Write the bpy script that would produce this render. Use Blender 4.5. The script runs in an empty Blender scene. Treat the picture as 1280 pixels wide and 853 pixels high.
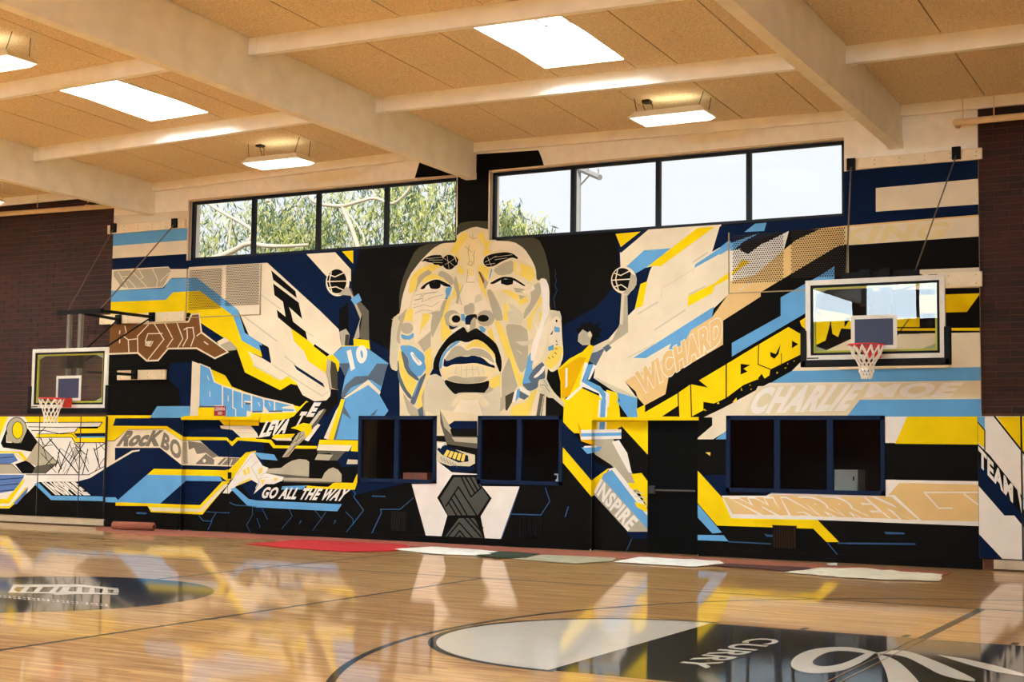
import bpy, bmesh, math, random
from mathutils import Vector, Matrix, geometry
random.seed(7)
sc = bpy.context.scene
C = sc.collection
# ---------------------------------------------------------------- camera
YAW, PIT, ROL, CAMH, FPX = -0.49405855, 0.07661346, 0.01236054, 1.6, 1777.8
FW = Vector((math.sin(YAW)*math.cos(PIT), math.cos(YAW)*math.cos(PIT), math.sin(PIT)))
_r = FW.cross(Vector((0, 0, 1))).normalized(); _u = _r.cross(FW)
RT = math.cos(ROL)*_r + math.sin(ROL)*_u
UP = -math.sin(ROL)*_r + math.cos(ROL)*_u
cam_d = bpy.data.cameras.new('camera'); cam = bpy.data.objects.new('camera', cam_d); C.objects.link(cam)
cam_d.sensor_width = 36.0; cam_d.lens = 50.0; cam_d.clip_end = 500
cam.matrix_world = Matrix(((RT.x, UP.x, -FW.x, 0), (RT.y, UP.y, -FW.y, 0), (RT.z, UP.z, -FW.z, CAMH), (0, 0, 0, 1)))
sc.camera = cam
# ---------------------------------------------------------------- world, sun, exposure
SKYLIGHT, LAMP, REARWIN = 66.0, 3.5, 28.0
W = bpy.data.worlds.new('world'); sc.world = W; W.use_nodes = True
bg = W.node_tree.nodes['Background']; bg.inputs[0].default_value = (0.88, 0.905, 0.94, 1); bg.inputs[1].default_value = 1.12
sun_d = bpy.data.lights.new('sun', 'SUN'); sun_d.energy = 5.5; sun_d.angle = 0.01; sun_d.color = (1.0, 0.93, 0.80)
sun = bpy.data.objects.new('sun', sun_d); C.objects.link(sun)
sun.rotation_euler = Vector((-0.35, 0.62, -0.70)).to_track_quat('-Z', 'Y').to_euler()
sc.view_settings.view_transform = 'Standard'; sc.view_settings.look = 'None'
sc.view_settings.exposure = 0.0; sc.view_settings.gamma = 1.0; sc.view_settings.use_curve_mapping = False
sc.cycles.max_bounces = 10; sc.cycles.diffuse_bounces = 5; sc.cycles.glossy_bounces = 4; sc.cycles.transparent_max_bounces = 16
sc.cycles.caustics_reflective = False; sc.cycles.caustics_refractive = False; sc.cycles.sample_clamp_indirect = 8.0

def ray(x, y): return FW*FPX + RT*(x-640) - UP*(y-426.5)
def P(x, y, Y):                      # where the line of sight through a photo pixel meets the plane y = Y
    d = ray(x, y); t = Y/d.y; return Vector((d.x*t, Y, CAMH + d.z*t))
def PX(x, y, X):
    d = ray(x, y); t = X/d.x; return Vector((X, d.y*t, CAMH + d.z*t))
def PF(x, y, Z=0.0):                 # ... meets the level z = Z
    d = ray(x, y); t = (Z-CAMH)/d.z; return Vector((d.x*t, d.y*t, Z))
# ---------------------------------------------------------------- materials
MATS = {}
def s2l(c): return tuple(((v/255)/12.92 if v/255 <= 0.04045 else ((v/255+0.055)/1.055)**2.4) for v in c)
def mat(name, rgb, rough=0.6, metal=0.0, noise=0.06, nscale=6.0, bump=0.0, bscale=40.0, coat=0.0, spec=0.4, lin=False):
    if name in MATS: return MATS[name]
    m = bpy.data.materials.new(name); m.use_nodes = True; nt = m.node_tree; b = nt.nodes['Principled BSDF']
    c = rgb if lin else s2l(rgb)
    tc = nt.nodes.new('ShaderNodeTexCoord')
    n = nt.nodes.new('ShaderNodeTexNoise'); n.inputs['Scale'].default_value = nscale; n.inputs['Detail'].default_value = 5
    nt.links.new(tc.outputs['Object'], n.inputs['Vector'])
    r = nt.nodes.new('ShaderNodeValToRGB')
    r.color_ramp.elements[0].position = 0.3; r.color_ramp.elements[1].position = 0.7
    r.color_ramp.elements[0].color = tuple(v*(1-noise) for v in c)+(1,); r.color_ramp.elements[1].color = tuple(min(1, v*(1+noise)) for v in c)+(1,)
    nt.links.new(n.outputs['Fac'], r.inputs['Fac']); nt.links.new(r.outputs['Color'], b.inputs['Base Color'])
    b.inputs['Roughness'].default_value = rough; b.inputs['Metallic'].default_value = metal
    b.inputs['Specular IOR Level'].default_value = spec
    if coat: b.inputs['Coat Weight'].default_value = coat; b.inputs['Coat Roughness'].default_value = 0.055
    if bump:
        n2 = nt.nodes.new('ShaderNodeTexNoise'); n2.inputs['Scale'].default_value = bscale; n2.inputs['Detail'].default_value = 6
        nt.links.new(tc.outputs['Object'], n2.inputs['Vector'])
        bp = nt.nodes.new('ShaderNodeBump'); bp.inputs['Strength'].default_value = bump; bp.inputs['Distance'].default_value = 0.02
        nt.links.new(n2.outputs['Fac'], bp.inputs['Height']); nt.links.new(bp.outputs['Normal'], b.inputs['Normal'])
    MATS[name] = m; return m
def emit(name, rgb, strength):
    if name in MATS: return MATS[name]
    m = bpy.data.materials.new(name); m.use_nodes = True; nt = m.node_tree; nt.nodes.remove(nt.nodes['Principled BSDF'])
    e = nt.nodes.new('ShaderNodeEmission'); e.inputs[0].default_value = (*rgb, 1); e.inputs[1].default_value = strength
    nt.links.new(e.outputs[0], nt.nodes['Material Output'].inputs[0]); MATS[name] = m; return m
def glass(name, tint, refl=1.0, rough=0.0):
    if name in MATS: return MATS[name]
    m = bpy.data.materials.new(name); m.use_nodes = True; nt = m.node_tree; nt.nodes.remove(nt.nodes['Principled BSDF'])
    t = nt.nodes.new('ShaderNodeBsdfTransparent'); t.inputs[0].default_value = (*tint, 1)
    g = nt.nodes.new('ShaderNodeBsdfGlossy'); g.inputs['Roughness'].default_value = rough; g.inputs[0].default_value = (0.95, 0.97, 1, 1)
    f = nt.nodes.new('ShaderNodeFresnel'); f.inputs[0].default_value = 1.5
    ge = nt.nodes.new('ShaderNodeNewGeometry'); fr = nt.nodes.new('ShaderNodeMath'); fr.operation = 'MULTIPLY_ADD'; fr.inputs[1].default_value = -refl; fr.inputs[2].default_value = refl
    nt.links.new(ge.outputs['Backfacing'], fr.inputs[0])   # only the outer face of the pane mirrors
    mu = nt.nodes.new('ShaderNodeMath'); mu.operation = 'MULTIPLY'; nt.links.new(fr.outputs[0], mu.inputs[1])
    nt.links.new(f.outputs[0], mu.inputs[0])
    mx = nt.nodes.new('ShaderNodeMixShader'); nt.links.new(mu.outputs[0], mx.inputs[0]); nt.links.new(t.outputs[0], mx.inputs[1]); nt.links.new(g.outputs[0], mx.inputs[2])
    nt.links.new(mx.outputs[0], nt.nodes['Material Output'].inputs[0]); MATS[name] = m; return m
def floor_mat():
    m = bpy.data.materials.new('maple_floor'); m.use_nodes = True; nt = m.node_tree; b = nt.nodes['Principled BSDF']
    tc = nt.nodes.new('ShaderNodeTexCoord')
    br = nt.nodes.new('ShaderNodeTexBrick'); br.inputs['Scale'].default_value = 1.0
    br.inputs['Brick Width'].default_value = 0.9; br.inputs['Row Height'].default_value = 0.057; br.inputs['Mortar Size'].default_value = 0.0012
    br.inputs['Color1'].default_value = (*s2l((230, 188, 128)), 1); br.inputs['Color2'].default_value = (*s2l((200, 148, 90)), 1); br.inputs['Mortar'].default_value = (*s2l((110, 74, 42)), 1)
    br.offset = 0.37
    nt.links.new(tc.outputs['Object'], br.inputs['Vector'])
    mp = nt.nodes.new('ShaderNodeMapping'); mp.inputs['Scale'].default_value = (0.55, 9, 1); nt.links.new(tc.outputs['Object'], mp.inputs['Vector'])
    n = nt.nodes.new('ShaderNodeTexNoise'); n.inputs['Scale'].default_value = 2.4; n.inputs['Detail'].default_value = 8; nt.links.new(mp.outputs[0], n.inputs['Vector'])
    rp = nt.nodes.new('ShaderNodeValToRGB'); rp.color_ramp.elements[0].position = 0.32; rp.color_ramp.elements[1].position = 0.66
    rp.color_ramp.elements[0].color = (0.50, 0.38, 0.29, 1); rp.color_ramp.elements[1].color = (1.12, 1.08, 1.02, 1)
    nt.links.new(n.outputs['Fac'], rp.inputs['Fac'])
    mx = nt.nodes.new('ShaderNodeMix'); mx.data_type = 'RGBA'; mx.blend_type = 'MULTIPLY'; mx.inputs[0].default_value = 0.8
    nt.links.new(br.outputs['Color'], mx.inputs[6]); nt.links.new(rp.outputs['Color'], mx.inputs[7]); nt.links.new(mx.outputs[2], b.inputs['Base Color'])
    b.inputs['Roughness'].default_value = 0.35; b.inputs['Specular IOR Level'].default_value = 0.1
    b.inputs['Coat Weight'].default_value = 0.85; b.inputs['Coat Roughness'].default_value = 0.05
    wv = nt.nodes.new('ShaderNodeTexNoise'); wv.inputs['Scale'].default_value = 1.0; wv.inputs['Detail'].default_value = 2
    mp2 = nt.nodes.new('ShaderNodeMapping'); mp2.inputs['Scale'].default_value = (1.2, 17.5, 1); nt.links.new(tc.outputs['Object'], mp2.inputs['Vector']); nt.links.new(mp2.outputs[0], wv.inputs['Vector'])
    bp = nt.nodes.new('ShaderNodeBump'); bp.inputs['Strength'].default_value = 0.05; bp.inputs['Distance'].default_value = 0.004
    nt.links.new(wv.outputs['Fac'], bp.inputs['Height']); nt.links.new(bp.outputs['Normal'], b.inputs['Coat Normal'])
    MATS['maple_floor'] = m; return m
def brick_mat():
    m = bpy.data.materials.new('brickwork'); m.use_nodes = True; nt = m.node_tree; b = nt.nodes['Principled BSDF']
    tc = nt.nodes.new('ShaderNodeTexCoord'); mp = nt.nodes.new('ShaderNodeMapping'); mp.inputs['Rotation'].default_value = (math.pi/2, 0, 0)
    br = nt.nodes.new('ShaderNodeTexBrick'); br.inputs['Scale'].default_value = 1; br.inputs['Brick Width'].default_value = 0.4; br.inputs['Row Height'].default_value = 0.1; br.inputs['Mortar Size'].default_value = 0.006
    br.inputs['Color1'].default_value = (*s2l((98, 52, 36)), 1); br.inputs['Color2'].default_value = (*s2l((78, 44, 32)), 1); br.inputs['Mortar'].default_value = (*s2l((120, 98, 80)), 1)
    nt.links.new(tc.outputs['Object'], mp.inputs['Vector']); nt.links.new(mp.outputs[0], br.inputs['Vector']); nt.links.new(br.outputs['Color'], b.inputs['Base Color'])
    b.inputs['Roughness'].default_value = 0.8; MATS['brickwork'] = m; return m
def tag(o, label=None, cat=None, group=None, kind=None):
    if label: o['label'] = label
    if cat: o['category'] = cat
    if group: o['group'] = group
    if kind: o['kind'] = kind
    return o
# ---------------------------------------------------------------- mesh helpers
ORG = {}
def empty(name, loc, label=None, cat=None, group=None, kind=None):
    o = bpy.data.objects.new(name, None); C.objects.link(o); o.location = loc; o.empty_display_size = 0.1
    ORG[o.name] = Vector(loc); return tag(o, label, cat, group, kind)
class MB:
    def __init__(s): s.v = []; s.f = []; s.m = []
    def add(s, vs, fs, mi=0):
        k = len(s.v); s.v += [tuple(v) for v in vs]; s.f += [tuple(i+k for i in f) for f in fs]; s.m += [mi]*len(fs); return s
    def box(s, x0, x1, y0, y1, z0, z1, mi=0):
        vs = [(x, y, z) for z in (z0, z1) for y in (y0, y1) for x in (x0, x1)]
        return s.add(vs, [(0, 2, 3, 1), (4, 5, 7, 6), (0, 1, 5, 4), (2, 6, 7, 3), (0, 4, 6, 2), (1, 3, 7, 5)], mi)
    def hexa(s, v, mi=0):            # eight corners in the order of box()
        return s.add(v, [(0, 2, 3, 1), (4, 5, 7, 6), (0, 1, 5, 4), (2, 6, 7, 3), (0, 4, 6, 2), (1, 3, 7, 5)], mi)
    def tube(s, pts, r, n=8, mi=0, r2=None, cap=True):
        pts = [Vector(p) for p in pts]; N = len(pts); rings = []
        for i, p in enumerate(pts):
            d = (pts[min(i+1, N-1)] - pts[max(i-1, 0)]).normalized()
            a = d.cross(Vector((0, 0, 1)));  a = a.normalized() if a.length > 1e-3 else Vector((1, 0, 0)); b = d.cross(a)
            rr = r if r2 is None else r + (r2-r)*i/(N-1)
            rings.append([p + a*math.cos(2*math.pi*k/n)*rr + b*math.sin(2*math.pi*k/n)*rr for k in range(n)])
        vs = [v for q in rings for v in q]; fs = []
        for i in range(N-1):
            for k in range(n): fs.append((i*n+k, i*n+(k+1) % n, (i+1)*n+(k+1) % n, (i+1)*n+k))
        if cap: fs.append(tuple(range(n-1, -1, -1))); fs.append(tuple((N-1)*n+k for k in range(n)))
        return s.add(vs, fs, mi)
    def torus(s, c, R, r, n=28, k=8, mi=0):
        vs = []; fs = []
        for i in range(n):
            a = 2*math.pi*i/n
            for j in range(k):
                b = 2*math.pi*j/k; vs.append((c[0]+(R+r*math.cos(b))*math.cos(a), c[1]+(R+r*math.cos(b))*math.sin(a), c[2]+r*math.sin(b)))
        for i in range(n):
            for j in range(k): fs.append((i*k+j, ((i+1) % n)*k+j, ((i+1) % n)*k+(j+1) % k, i*k+(j+1) % k))
        return s.add(vs, fs, mi)
    def build(s, name, mats, parent=None, smooth=False, kind=None, label=None):
        me = bpy.data.meshes.new(name); og = ORG.get(parent.name, Vector()) if parent else Vector()
        me.from_pydata([(v[0]-og.x, v[1]-og.y, v[2]-og.z) for v in s.v], [], s.f)
        for m in (mats if isinstance(mats, (list, tuple)) else [mats]): me.materials.append(m)
        me.polygons.foreach_set('material_index', s.m)
        if smooth: me.polygons.foreach_set('use_smooth', [True]*len(s.f))
        me.update(); o = bpy.data.objects.new(name, me); C.objects.link(o)
        if parent: o.parent = parent
        ORG[o.name] = og
        if kind: o['kind'] = kind
        if label: o['label'] = label
        return o
def one(name, mats, parent=None, **k): return MB().box(*k.pop('b')).build(name, mats, parent, **k)
def slab_with_holes(x0, x1, z0, z1, y0, y1, holes):
    mb = MB(); xs = sorted({x0, x1, *[h[0] for h in holes], *[h[1] for h in holes]}); zs = sorted({z0, z1, *[h[2] for h in holes], *[h[3] for h in holes]})
    def solid(i, j):
        if i < 0 or j < 0 or i >= len(xs)-1 or j >= len(zs)-1: return False
        cx, cz = (xs[i]+xs[i+1])/2, (zs[j]+zs[j+1])/2
        return not any(h[0] < cx < h[1] and h[2] < cz < h[3] for h in holes)
    for i in range(len(xs)-1):
        for j in range(len(zs)-1):
            if not solid(i, j): continue
            a, b, c, d = xs[i], xs[i+1], zs[j], zs[j+1]
            mb.add([(a, y0, c), (b, y0, c), (b, y0, d), (a, y0, d)], [(0, 1, 2, 3)]); mb.add([(a, y1, c), (b, y1, c), (b, y1, d), (a, y1, d)], [(3, 2, 1, 0)])
            for (di, dj, q) in ((-1, 0, [(a, c), (a, d)]), (1, 0, [(b, d), (b, c)]), (0, -1, [(b, c), (a, c)]), (0, 1, [(a, d), (b, d)])):
                if not solid(i+di, j+dj):
                    (p, r), (p2, r2) = q
                    mb.add([(p, y0, r), (p2, y0, r2), (p2, y1, r2), (p, y1, r)], [(0, 1, 2, 3)])
    return mb

cream = mat('cream_wall_paint', (248, 240, 222), 0.7, noise=0.05, bump=0.06, bscale=25)
beamcream = mat('cream_beam_paint', (250, 246, 234), 0.6, noise=0.06, nscale=3)
white = mat('white_paint', (232, 222, 202), 0.5, noise=0.04)
black = mat('black_metal', (9, 8, 8), 0.6, spec=0.12)
darkframe = mat('dark_bronze_frame', (24, 26, 32), 0.55, spec=0.15)
navyframe = mat('navy_window_frame', (12, 27, 52), 0.6, spec=0.08)
steel = mat('grey_steel', (120, 116, 108), 0.35, metal=0.6)
# ---------------------------------------------------------------- large structure
YW = 21.0
XL, XR = -20.38, -3.715
fl_m = floor_mat()
floor = tag(one('floor', fl_m, b=(-34, 10, -9, 25.2, -0.2, 0)), kind='structure')
# clerestory windows, lower windows and door openings in the mural wall: (x0, x1, z0, z1)
WIN = [(P(238, 252, YW).x, P(571, 222, YW).x, 5.17, 6.32), (P(614, 215, YW).x, P(1055, 175, YW).x, 5.17, 6.34)]
LOW = [(P(449, 520, YW).x, P(545, 605, YW).x, 1.01, 2.175), (P(598, 520, YW).x, P(703, 606, YW).x, 1.03, 2.175), (P(908, 520, YW).x, P(1107, 620, YW).x, 1.0, 2.175)]
DOOR = [(-18.43, -16.60, 0.0, 2.12), (-9.815, -7.99, 0.0, 2.11)]
wall_back = slab_with_holes(XL, XR, 0, 7.0, YW, YW+0.3, WIN+LOW+DOOR).build('wall_back', cream, kind='structure')
brm = brick_mat()
ZC = {-34.5: 6.74, -26.57: 6.74, -19.31: 6.73, -12.05: 6.86, -4.79: 6.75, 2.47: 6.75, 10.5: 6.75}
def ceilz(x, y):
    ks = sorted(ZC)
    for a, b in zip(ks, ks[1:]):
        if a <= x <= b: return ZC[a]+(ZC[b]-ZC[a])*(x-a)/(b-a)+0.036*(21-y)
    return 6.75
mortar = mat('grey_brown_mortar', (88, 52, 36), 0.9)
wall_left_back = tag(one('wall_left', mortar, b=(-34, XL, 21.037, 21.35, 0, 7.05)), kind='structure')
wall_right_back = tag(one('wall_right', mortar, b=(XR, 10, 21.037, 21.35, 0, 7.05)), kind='structure')
tag(one('wall_far_left', cream, b=(-34.3, -34, -9, 21.35, 0, 8)), kind='structure')
tag(one('wall_far_right', cream, b=(10, 10.3, -9, 21.35, 0, 8)), kind='structure')
RW = [(x+0.1, x+6.99, 5.95, 7.4) for x in (-33.83, -26.57, -19.31, -12.05, -4.79, 2.47)]
slab_with_holes(-34.3, 10.3, 0, 8.2, -9.3, -9, RW).build('wall_rear', brm, kind='structure')
rwm = emit('daylight_rear_window', (0.86, 1.0, 1.09), REARWIN)
for i, h in enumerate(RW):
    o = tag(one('window_%d' % (i+10), rwm, b=(h[0], h[1], -9.25, -9.2, h[2], h[3])), kind='structure')
    mb = MB()
    for k in range(5):
        x = h[0]+(h[1]-h[0])*k/4; mb.box(x-0.04, x+0.04, -9.2, -9.05, h[2], h[3])
    mb.box(h[0], h[1], -9.2, -9.05, h[2], h[2]+0.08); mb.box(h[0], h[1], -9.2, -9.05, h[3]-0.08, h[3])
    mb.build('window_frame', darkframe, o)
# bricks picked out one by one on the two visible brick strips
bms = []
for i, c in enumerate(((48, 20, 14), (43, 19, 13), (35, 17, 12), (53, 23, 15))):
    bm_ = mat('red_brown_brick_%d' % i, c, 0.85, noise=0.16, nscale=9, bump=0.3, bscale=30)
    me = MB().box(-0.1945, 0.1945, -0.022, 0.05, -0.0445, 0.0445).build('brick_source', bm_); bms.append(me.data); bpy.data.objects.remove(me)
half = []
for i in range(4):
    me = MB().box(-0.0945, 0.0945, -0.022, 0.05, -0.0445, 0.0445).build('brick_source', bpy.data.materials['red_brown_brick_%d' % i]); half.append(me.data); bpy.data.objects.remove(me)
def bricks(parent, xa, xb, sgn, limit, z0, z1):
    spots = []; rows = int((z1-z0)/0.1)
    for r in range(rows):
        z = z0+0.05+r*0.1; x = 0.0; first = True
        while x < abs(xb-xa)-0.05:
            w = 0.2 if (first and r % 2) else 0.4; first = False
            spots.append((x, xa+sgn*(x+w/2), z, w)); x += w
    spots.sort(key=lambda s: s[0])
    mb = MB()
    for i, (d, x, z, w) in enumerate(spots):
        if i < limit:
            o = bpy.data.objects.new('brick', random.choice(bms if w > 0.3 else half)); C.objects.link(o); o.parent = parent
            o.location = (x, 21.05+random.uniform(-0.004, 0.004), z)
        else: mb.box(x-w/2+0.003, x+w/2-0.003, 21.03, 21.09, z-0.047, z+0.047, random.randrange(4))
    if mb.v: mb.build('brickwork', [bpy.data.materials['red_brown_brick_%d' % k] for k in range(4)], parent, kind='stuff')
bricks(wall_left_back, XL-0.01, -33.9, -1, 298, 2.2, 7.0)
bricks(wall_right_back, XR+0.01, 9.9, 1, 298, 2.2, 7.0)
# ---------------------------------------------------------------- ceiling: deck, panels, beams, purlins
deckm = mat('dark_roof_gap', (30, 20, 12), 0.9)
panm = mat('wood_fibre_panel', (228, 208, 174), 0.95, noise=0.2, nscale=38, bump=0.7, bscale=60, spec=0.1)
BEAMX = [-33.83, -26.57, -19.31, -12.05, -4.79, 2.47, 9.73]
PURY = [20.93, 17.93, 14.86, 11.80, 8.74, 5.68, 2.62, -0.44, -3.5, -6.56, -9.0]
SKYL = {}                                   # skylights: every bay, every other row
for bi in range(len(BEAMX)-1):
    for ri in (1, 3, 5, 7, 9):
        SKYL[(bi, ri)] = (BEAMX[bi]+3.14, BEAMX[bi]+4.34, PURY[ri+1]+0.06, PURY[ri]-0.50)
SKYL = {k: v for k, v in SKYL.items() if k[1] in (1, 4, 7) or k[1] in (3, 5, 9)}
SKYL = {k: v for k, v in SKYL.items() if k[1] != 3 and not (k[0] >= 4 and k[1] == 1)}   # the row of hanging lamps has none
xs = [-34.5]; mb = MB()
def quadslab(mb, x0, x1, y0, y1, dz, th, mi=0):
    v = [(x, y, ceilz(x, y)+dz+t) for t in (0, th) for y in (y0, y1) for x in (x0, x1)]; mb.hexa(v, mi)
for bi in range(len(BEAMX)-1):
    for ri in range(len(PURY)-1):
        x0, x1, y0, y1 = BEAMX[bi], BEAMX[bi+1], PURY[ri+1], PURY[ri]
        if ri == 0: y1 = 21.35
        if bi == 0: x0 = -34.4
        if bi == len(BEAMX)-2: x1 = 10.4
        if ri == len(PURY)-2: y0 = -9.4
        if (bi, ri) in SKYL:
            a, b, c, d = SKYL[(bi, ri)]
            e = 0.04
            for q in ((x0, a-e, y0, y1), (b+e, x1, y0, y1), (a-e, b+e, y0, c-e), (a-e, b+e, d+e, y1)): quadslab(mb, *q, 0.055, 0.15)
        else: quadslab(mb, x0, x1, y0, y1, 0.055, 0.15)
ceiling = mb.build('ceiling', deckm, kind='structure')
far = MB()
for bi in range(len(BEAMX)-1):
    for ri in range(len(PURY)-1):
        x0, x1, y0, y1 = BEAMX[bi], BEAMX[bi+1]-0.17, PURY[ri+1], PURY[ri]
        seen = ri <= 3 and 1 <= bi <= 4
        cuts = [x0+1.21*k for k in range(6)]+[x1]
        sk = SKYL.get((bi, ri))
        if sk: cuts = [x0, x0+1.40, x0+2.55, sk[0], sk[1], x0+4.95, x0+6.1, x1]
        for a, b in zip(cuts, cuts[1:]):
            segs = [(y0, y1)]
            if sk and abs(a-sk[0]) < 0.01: segs = [(y0, sk[2]), (sk[3], y1)]
            for (c, d) in segs:
                t = MB() if seen else far
                quadslab(t, a+0.010, b-0.010, c+0.006, d-0.006, 0.0, 0.052)
                if seen: t.build('panel', panm, ceiling)
far.build('panel_field', panm, ceiling, kind='stuff')
BZ = {-19.31: 6.12, -12.05: 6.24, -4.79: 6.12}
for x in BEAMX:
    z = BZ.get(x, 6.12); mb = MB()
    v = [(xx, y, (z+0.012*(21-y)) if t == 0 else ceilz(x, y)+0.05) for t in (0, 1) for y in (-9, 20.998) for xx in (x-0.17, x)]
    mb.hexa(v); b_ = mb.build('beam', beamcream, ceiling)
    if -27 < x < 3:
        MB().box(x-0.19, x+0.012, 20.80, 20.99, z+0.0, z+0.12).build('beam_seat', beamcream, b_)
for bi in range(len(BEAMX)-1):
    x0, x1 = BEAMX[bi], BEAMX[bi+1]-0.17
    for ri, y in enumerate(PURY):
        if ri == 0: w, h = 0.06, 0.16
        else: w, h = 0.09, 0.235
        mb = MB(); v = [(x, yy, ceilz(x, yy)-h if t == 0 else ceilz(x, yy)+0.05) for t in (0, 1) for yy in (y-w/2, y+w/2) for x in (x0, x1)]
        mb.hexa(v); p_ = mb.build('purlin', beamcream, ceiling)
        if ri in (1, 2, 3) and 1 <= bi <= 4:
            for xe, s in ((x0, 1), (x1, -1)):
                mb = MB(); zt = ceilz(xe, y); a, b = sorted((xe, xe+s*0.13))
                mb.box(a, b, y-w/2-0.012, y-w/2-0.001, zt-h-0.012, zt-0.004); mb.box(a, b, y+w/2+0.001, y+w/2+0.012, zt-h-0.012, zt-0.004); mb.box(a, b, y-w/2-0.012, y+w/2+0.012, zt-h-0.014, zt-h-0.001)
                mb.build('joist_hanger', beamcream, p_)
skm = emit('skylight_daylight', (0.84, 1.0, 1.09), SKYLIGHT)
wellm = mat('white_skylight_well', (244, 242, 238), 0.6, noise=0.01)
n = 1
for (bi, ri), (a, b, c, d) in sorted(SKYL.items()):
    zt = ceilz((a+b)/2, (c+d)/2); z0 = zt-0.004; z1 = zt+0.62; mb = MB()
    for q in ((a-0.03, a, c-0.03, d+0.03), (b, b+0.03, c-0.03, d+0.03), (a, b, c-0.03, c), (a, b, d, d+0.03)): mb.box(*q, z0, z1)
    w_ = mb.build('window_%d' % (n+20), wellm, kind='structure'); n += 1
    MB().box(a-0.03, b+0.03, c-0.03, d+0.03, z1, z1+0.03).build('diffuser', skm, w_)
    mb = MB()
    for q in ((a, a+0.035, c, d), (b-0.035, b, c, d), (a, b, c, c+0.035), (a, b, d-0.035, d)): mb.box(*q, z1-0.06, z1-0.03)
    mb.build('window_frame', mat('skylight_frame', (70, 60, 52), 0.8), w_)
# ---------------------------------------------------------------- mural: flat paint on the wall, the door leaves and the wall pads
COL = dict(K=(15, 13, 11), N=(10, 25, 52), B=(98, 160, 208), Y=(240, 205, 14), Q=(214, 164, 8), C=(232, 216, 186), V=(236, 228, 216), G=(176, 166, 142),
           g=(206, 196, 168), D=(92, 87, 74), d=(66, 62, 48), O=(226, 188, 126), W=(116, 76, 40), w=(122, 112, 98), S=(84, 98, 112), L=(236, 208, 96), s=(52, 84, 122),
           T=(74, 74, 68), R=(160, 30, 30), A=(232, 210, 156), b=(88, 116, 168), F=(224, 208, 170), X=(12, 11, 11))
def paint_mat(k): return mat('mural_paint_'+k+('_dk' if k.islower() else ''), tuple(v*0.945 for v in COL[k]), 0.75, noise=0.07, nscale=2.5, bump=0.05, bscale=30, spec=0.04)
class Surf:
    def __init__(s, Y, rect, holes, parent, axis='y'): s.Y, s.rect, s.holes, s.parent, s.items, s.done, s.axis = Y, rect, holes, parent, {}, [], axis
    def uv(s, x, y):
        q = P(x, y, s.Y) if s.axis == 'y' else PX(x, y, s.Y)
        return (q.x, q.z) if s.axis == 'y' else (q.y, q.z)
def clip(poly, ax, val, keep_less):
    out = []
    for i, p in enumerate(poly):
        q = poly[(i+1) % len(poly)]; ip = (p[ax] <= val) == keep_less; iq = (q[ax] <= val) == keep_less
        if ip: out.append(p)
        if ip != iq:
            t = (val-p[ax])/(q[ax]-p[ax]); out.append((p[0]+(q[0]-p[0])*t, p[1]+(q[1]-p[1])*t))
    return out
def clip_rect(p, r):
    for ax, v, k in ((0, r[0], False), (0, r[1], True), (1, r[2], False), (1, r[3], True)):
        if len(p) < 3: return []
        p = clip(p, ax, v, k)
    return p if len(p) > 2 else []
def cut_rect(p, r):                  # p minus rectangle r, p convex
    out = []
    xs_ = [q[0] for q in p]; zs_ = [q[1] for q in p]
    if max(xs_) <= r[0] or min(xs_) >= r[1] or max(zs_) <= r[2] or min(zs_) >= r[3]: return [p]
    a = clip(p, 0, r[0], True); p = clip(p, 0, r[0], False)
    if len(a) > 2: out.append(a)
    if len(p) > 2: a = clip(p, 0, r[1], False); p = clip(p, 0, r[1], True)
    else: return out
    if len(a) > 2: out.append(a)
    if len(p) > 2: a = clip(p, 1, r[2], True); p = clip(p, 1, r[2], False)
    else: return out
    if len(a) > 2: out.append(a)
    if len(p) > 2: a = clip(p, 1, r[3], False)
    else: return out
    if len(a) > 2: out.append(a)
    return out
SURF = []
GRP = ['mural_band']; SEC = [0.0, 0.0, 1.0]
def sec(x0, y0, s, grp=None):
    SEC[:] = [x0, y0, s]
    if grp: GRP[0] = grp
def pts(t):
    if not isinstance(t, str): return list(t)
    return [tuple(float(q) for q in a.split(',')) for a in t.split()]
def topx(p): return (SEC[0]+p[0]/SEC[2], SEC[1]+p[1]/SEC[2])
def put_tris(col, tris):             # tris in photo pixels
    for s in SURF:
        polys = []
        for t in tris:
            poly = clip_rect([s.uv(x, y) for x, y in t], s.rect)
            if not poly: continue
            ps = [poly]
            for h in s.holes: ps = [q for p_ in ps for q in cut_rect(p_, h)]
            polys += ps
        if not polys: continue
        bb = (min(q[0] for p_ in polys for q in p_), max(q[0] for p_ in polys for q in p_), min(q[1] for p_ in polys for q in p_), max(q[1] for p_ in polys for q in p_))
        lv = 1+max([l for (o, l) in s.done if o[0] < bb[1] and o[1] > bb[0] and o[2] < bb[3] and o[3] > bb[2]], default=0)
        s.done.append((bb, lv))
        s.items.setdefault(GRP[0], []).append((col, lv, polys))
def tess(pp):
    v3 = [Vector((x, y, 0)) for x, y in pp]
    return [tuple(pp[i] for i in t) for t in geometry.tessellate_polygon([v3])]
SOFT = [0]
def p(col, t):
    pp = [topx(q) for q in pts(t)]
    if SOFT[0] and len(pp) >= SOFT[0]:        # round the corners of hand drawn outlines
        pp = [r for a, b in zip(pp, pp[1:]+pp[:1]) for r in ((0.8*a[0]+0.2*b[0], 0.8*a[1]+0.2*b[1]), (0.2*a[0]+0.8*b[0], 0.2*a[1]+0.8*b[1]))]
    put_tris(col, tess(pp))
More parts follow.
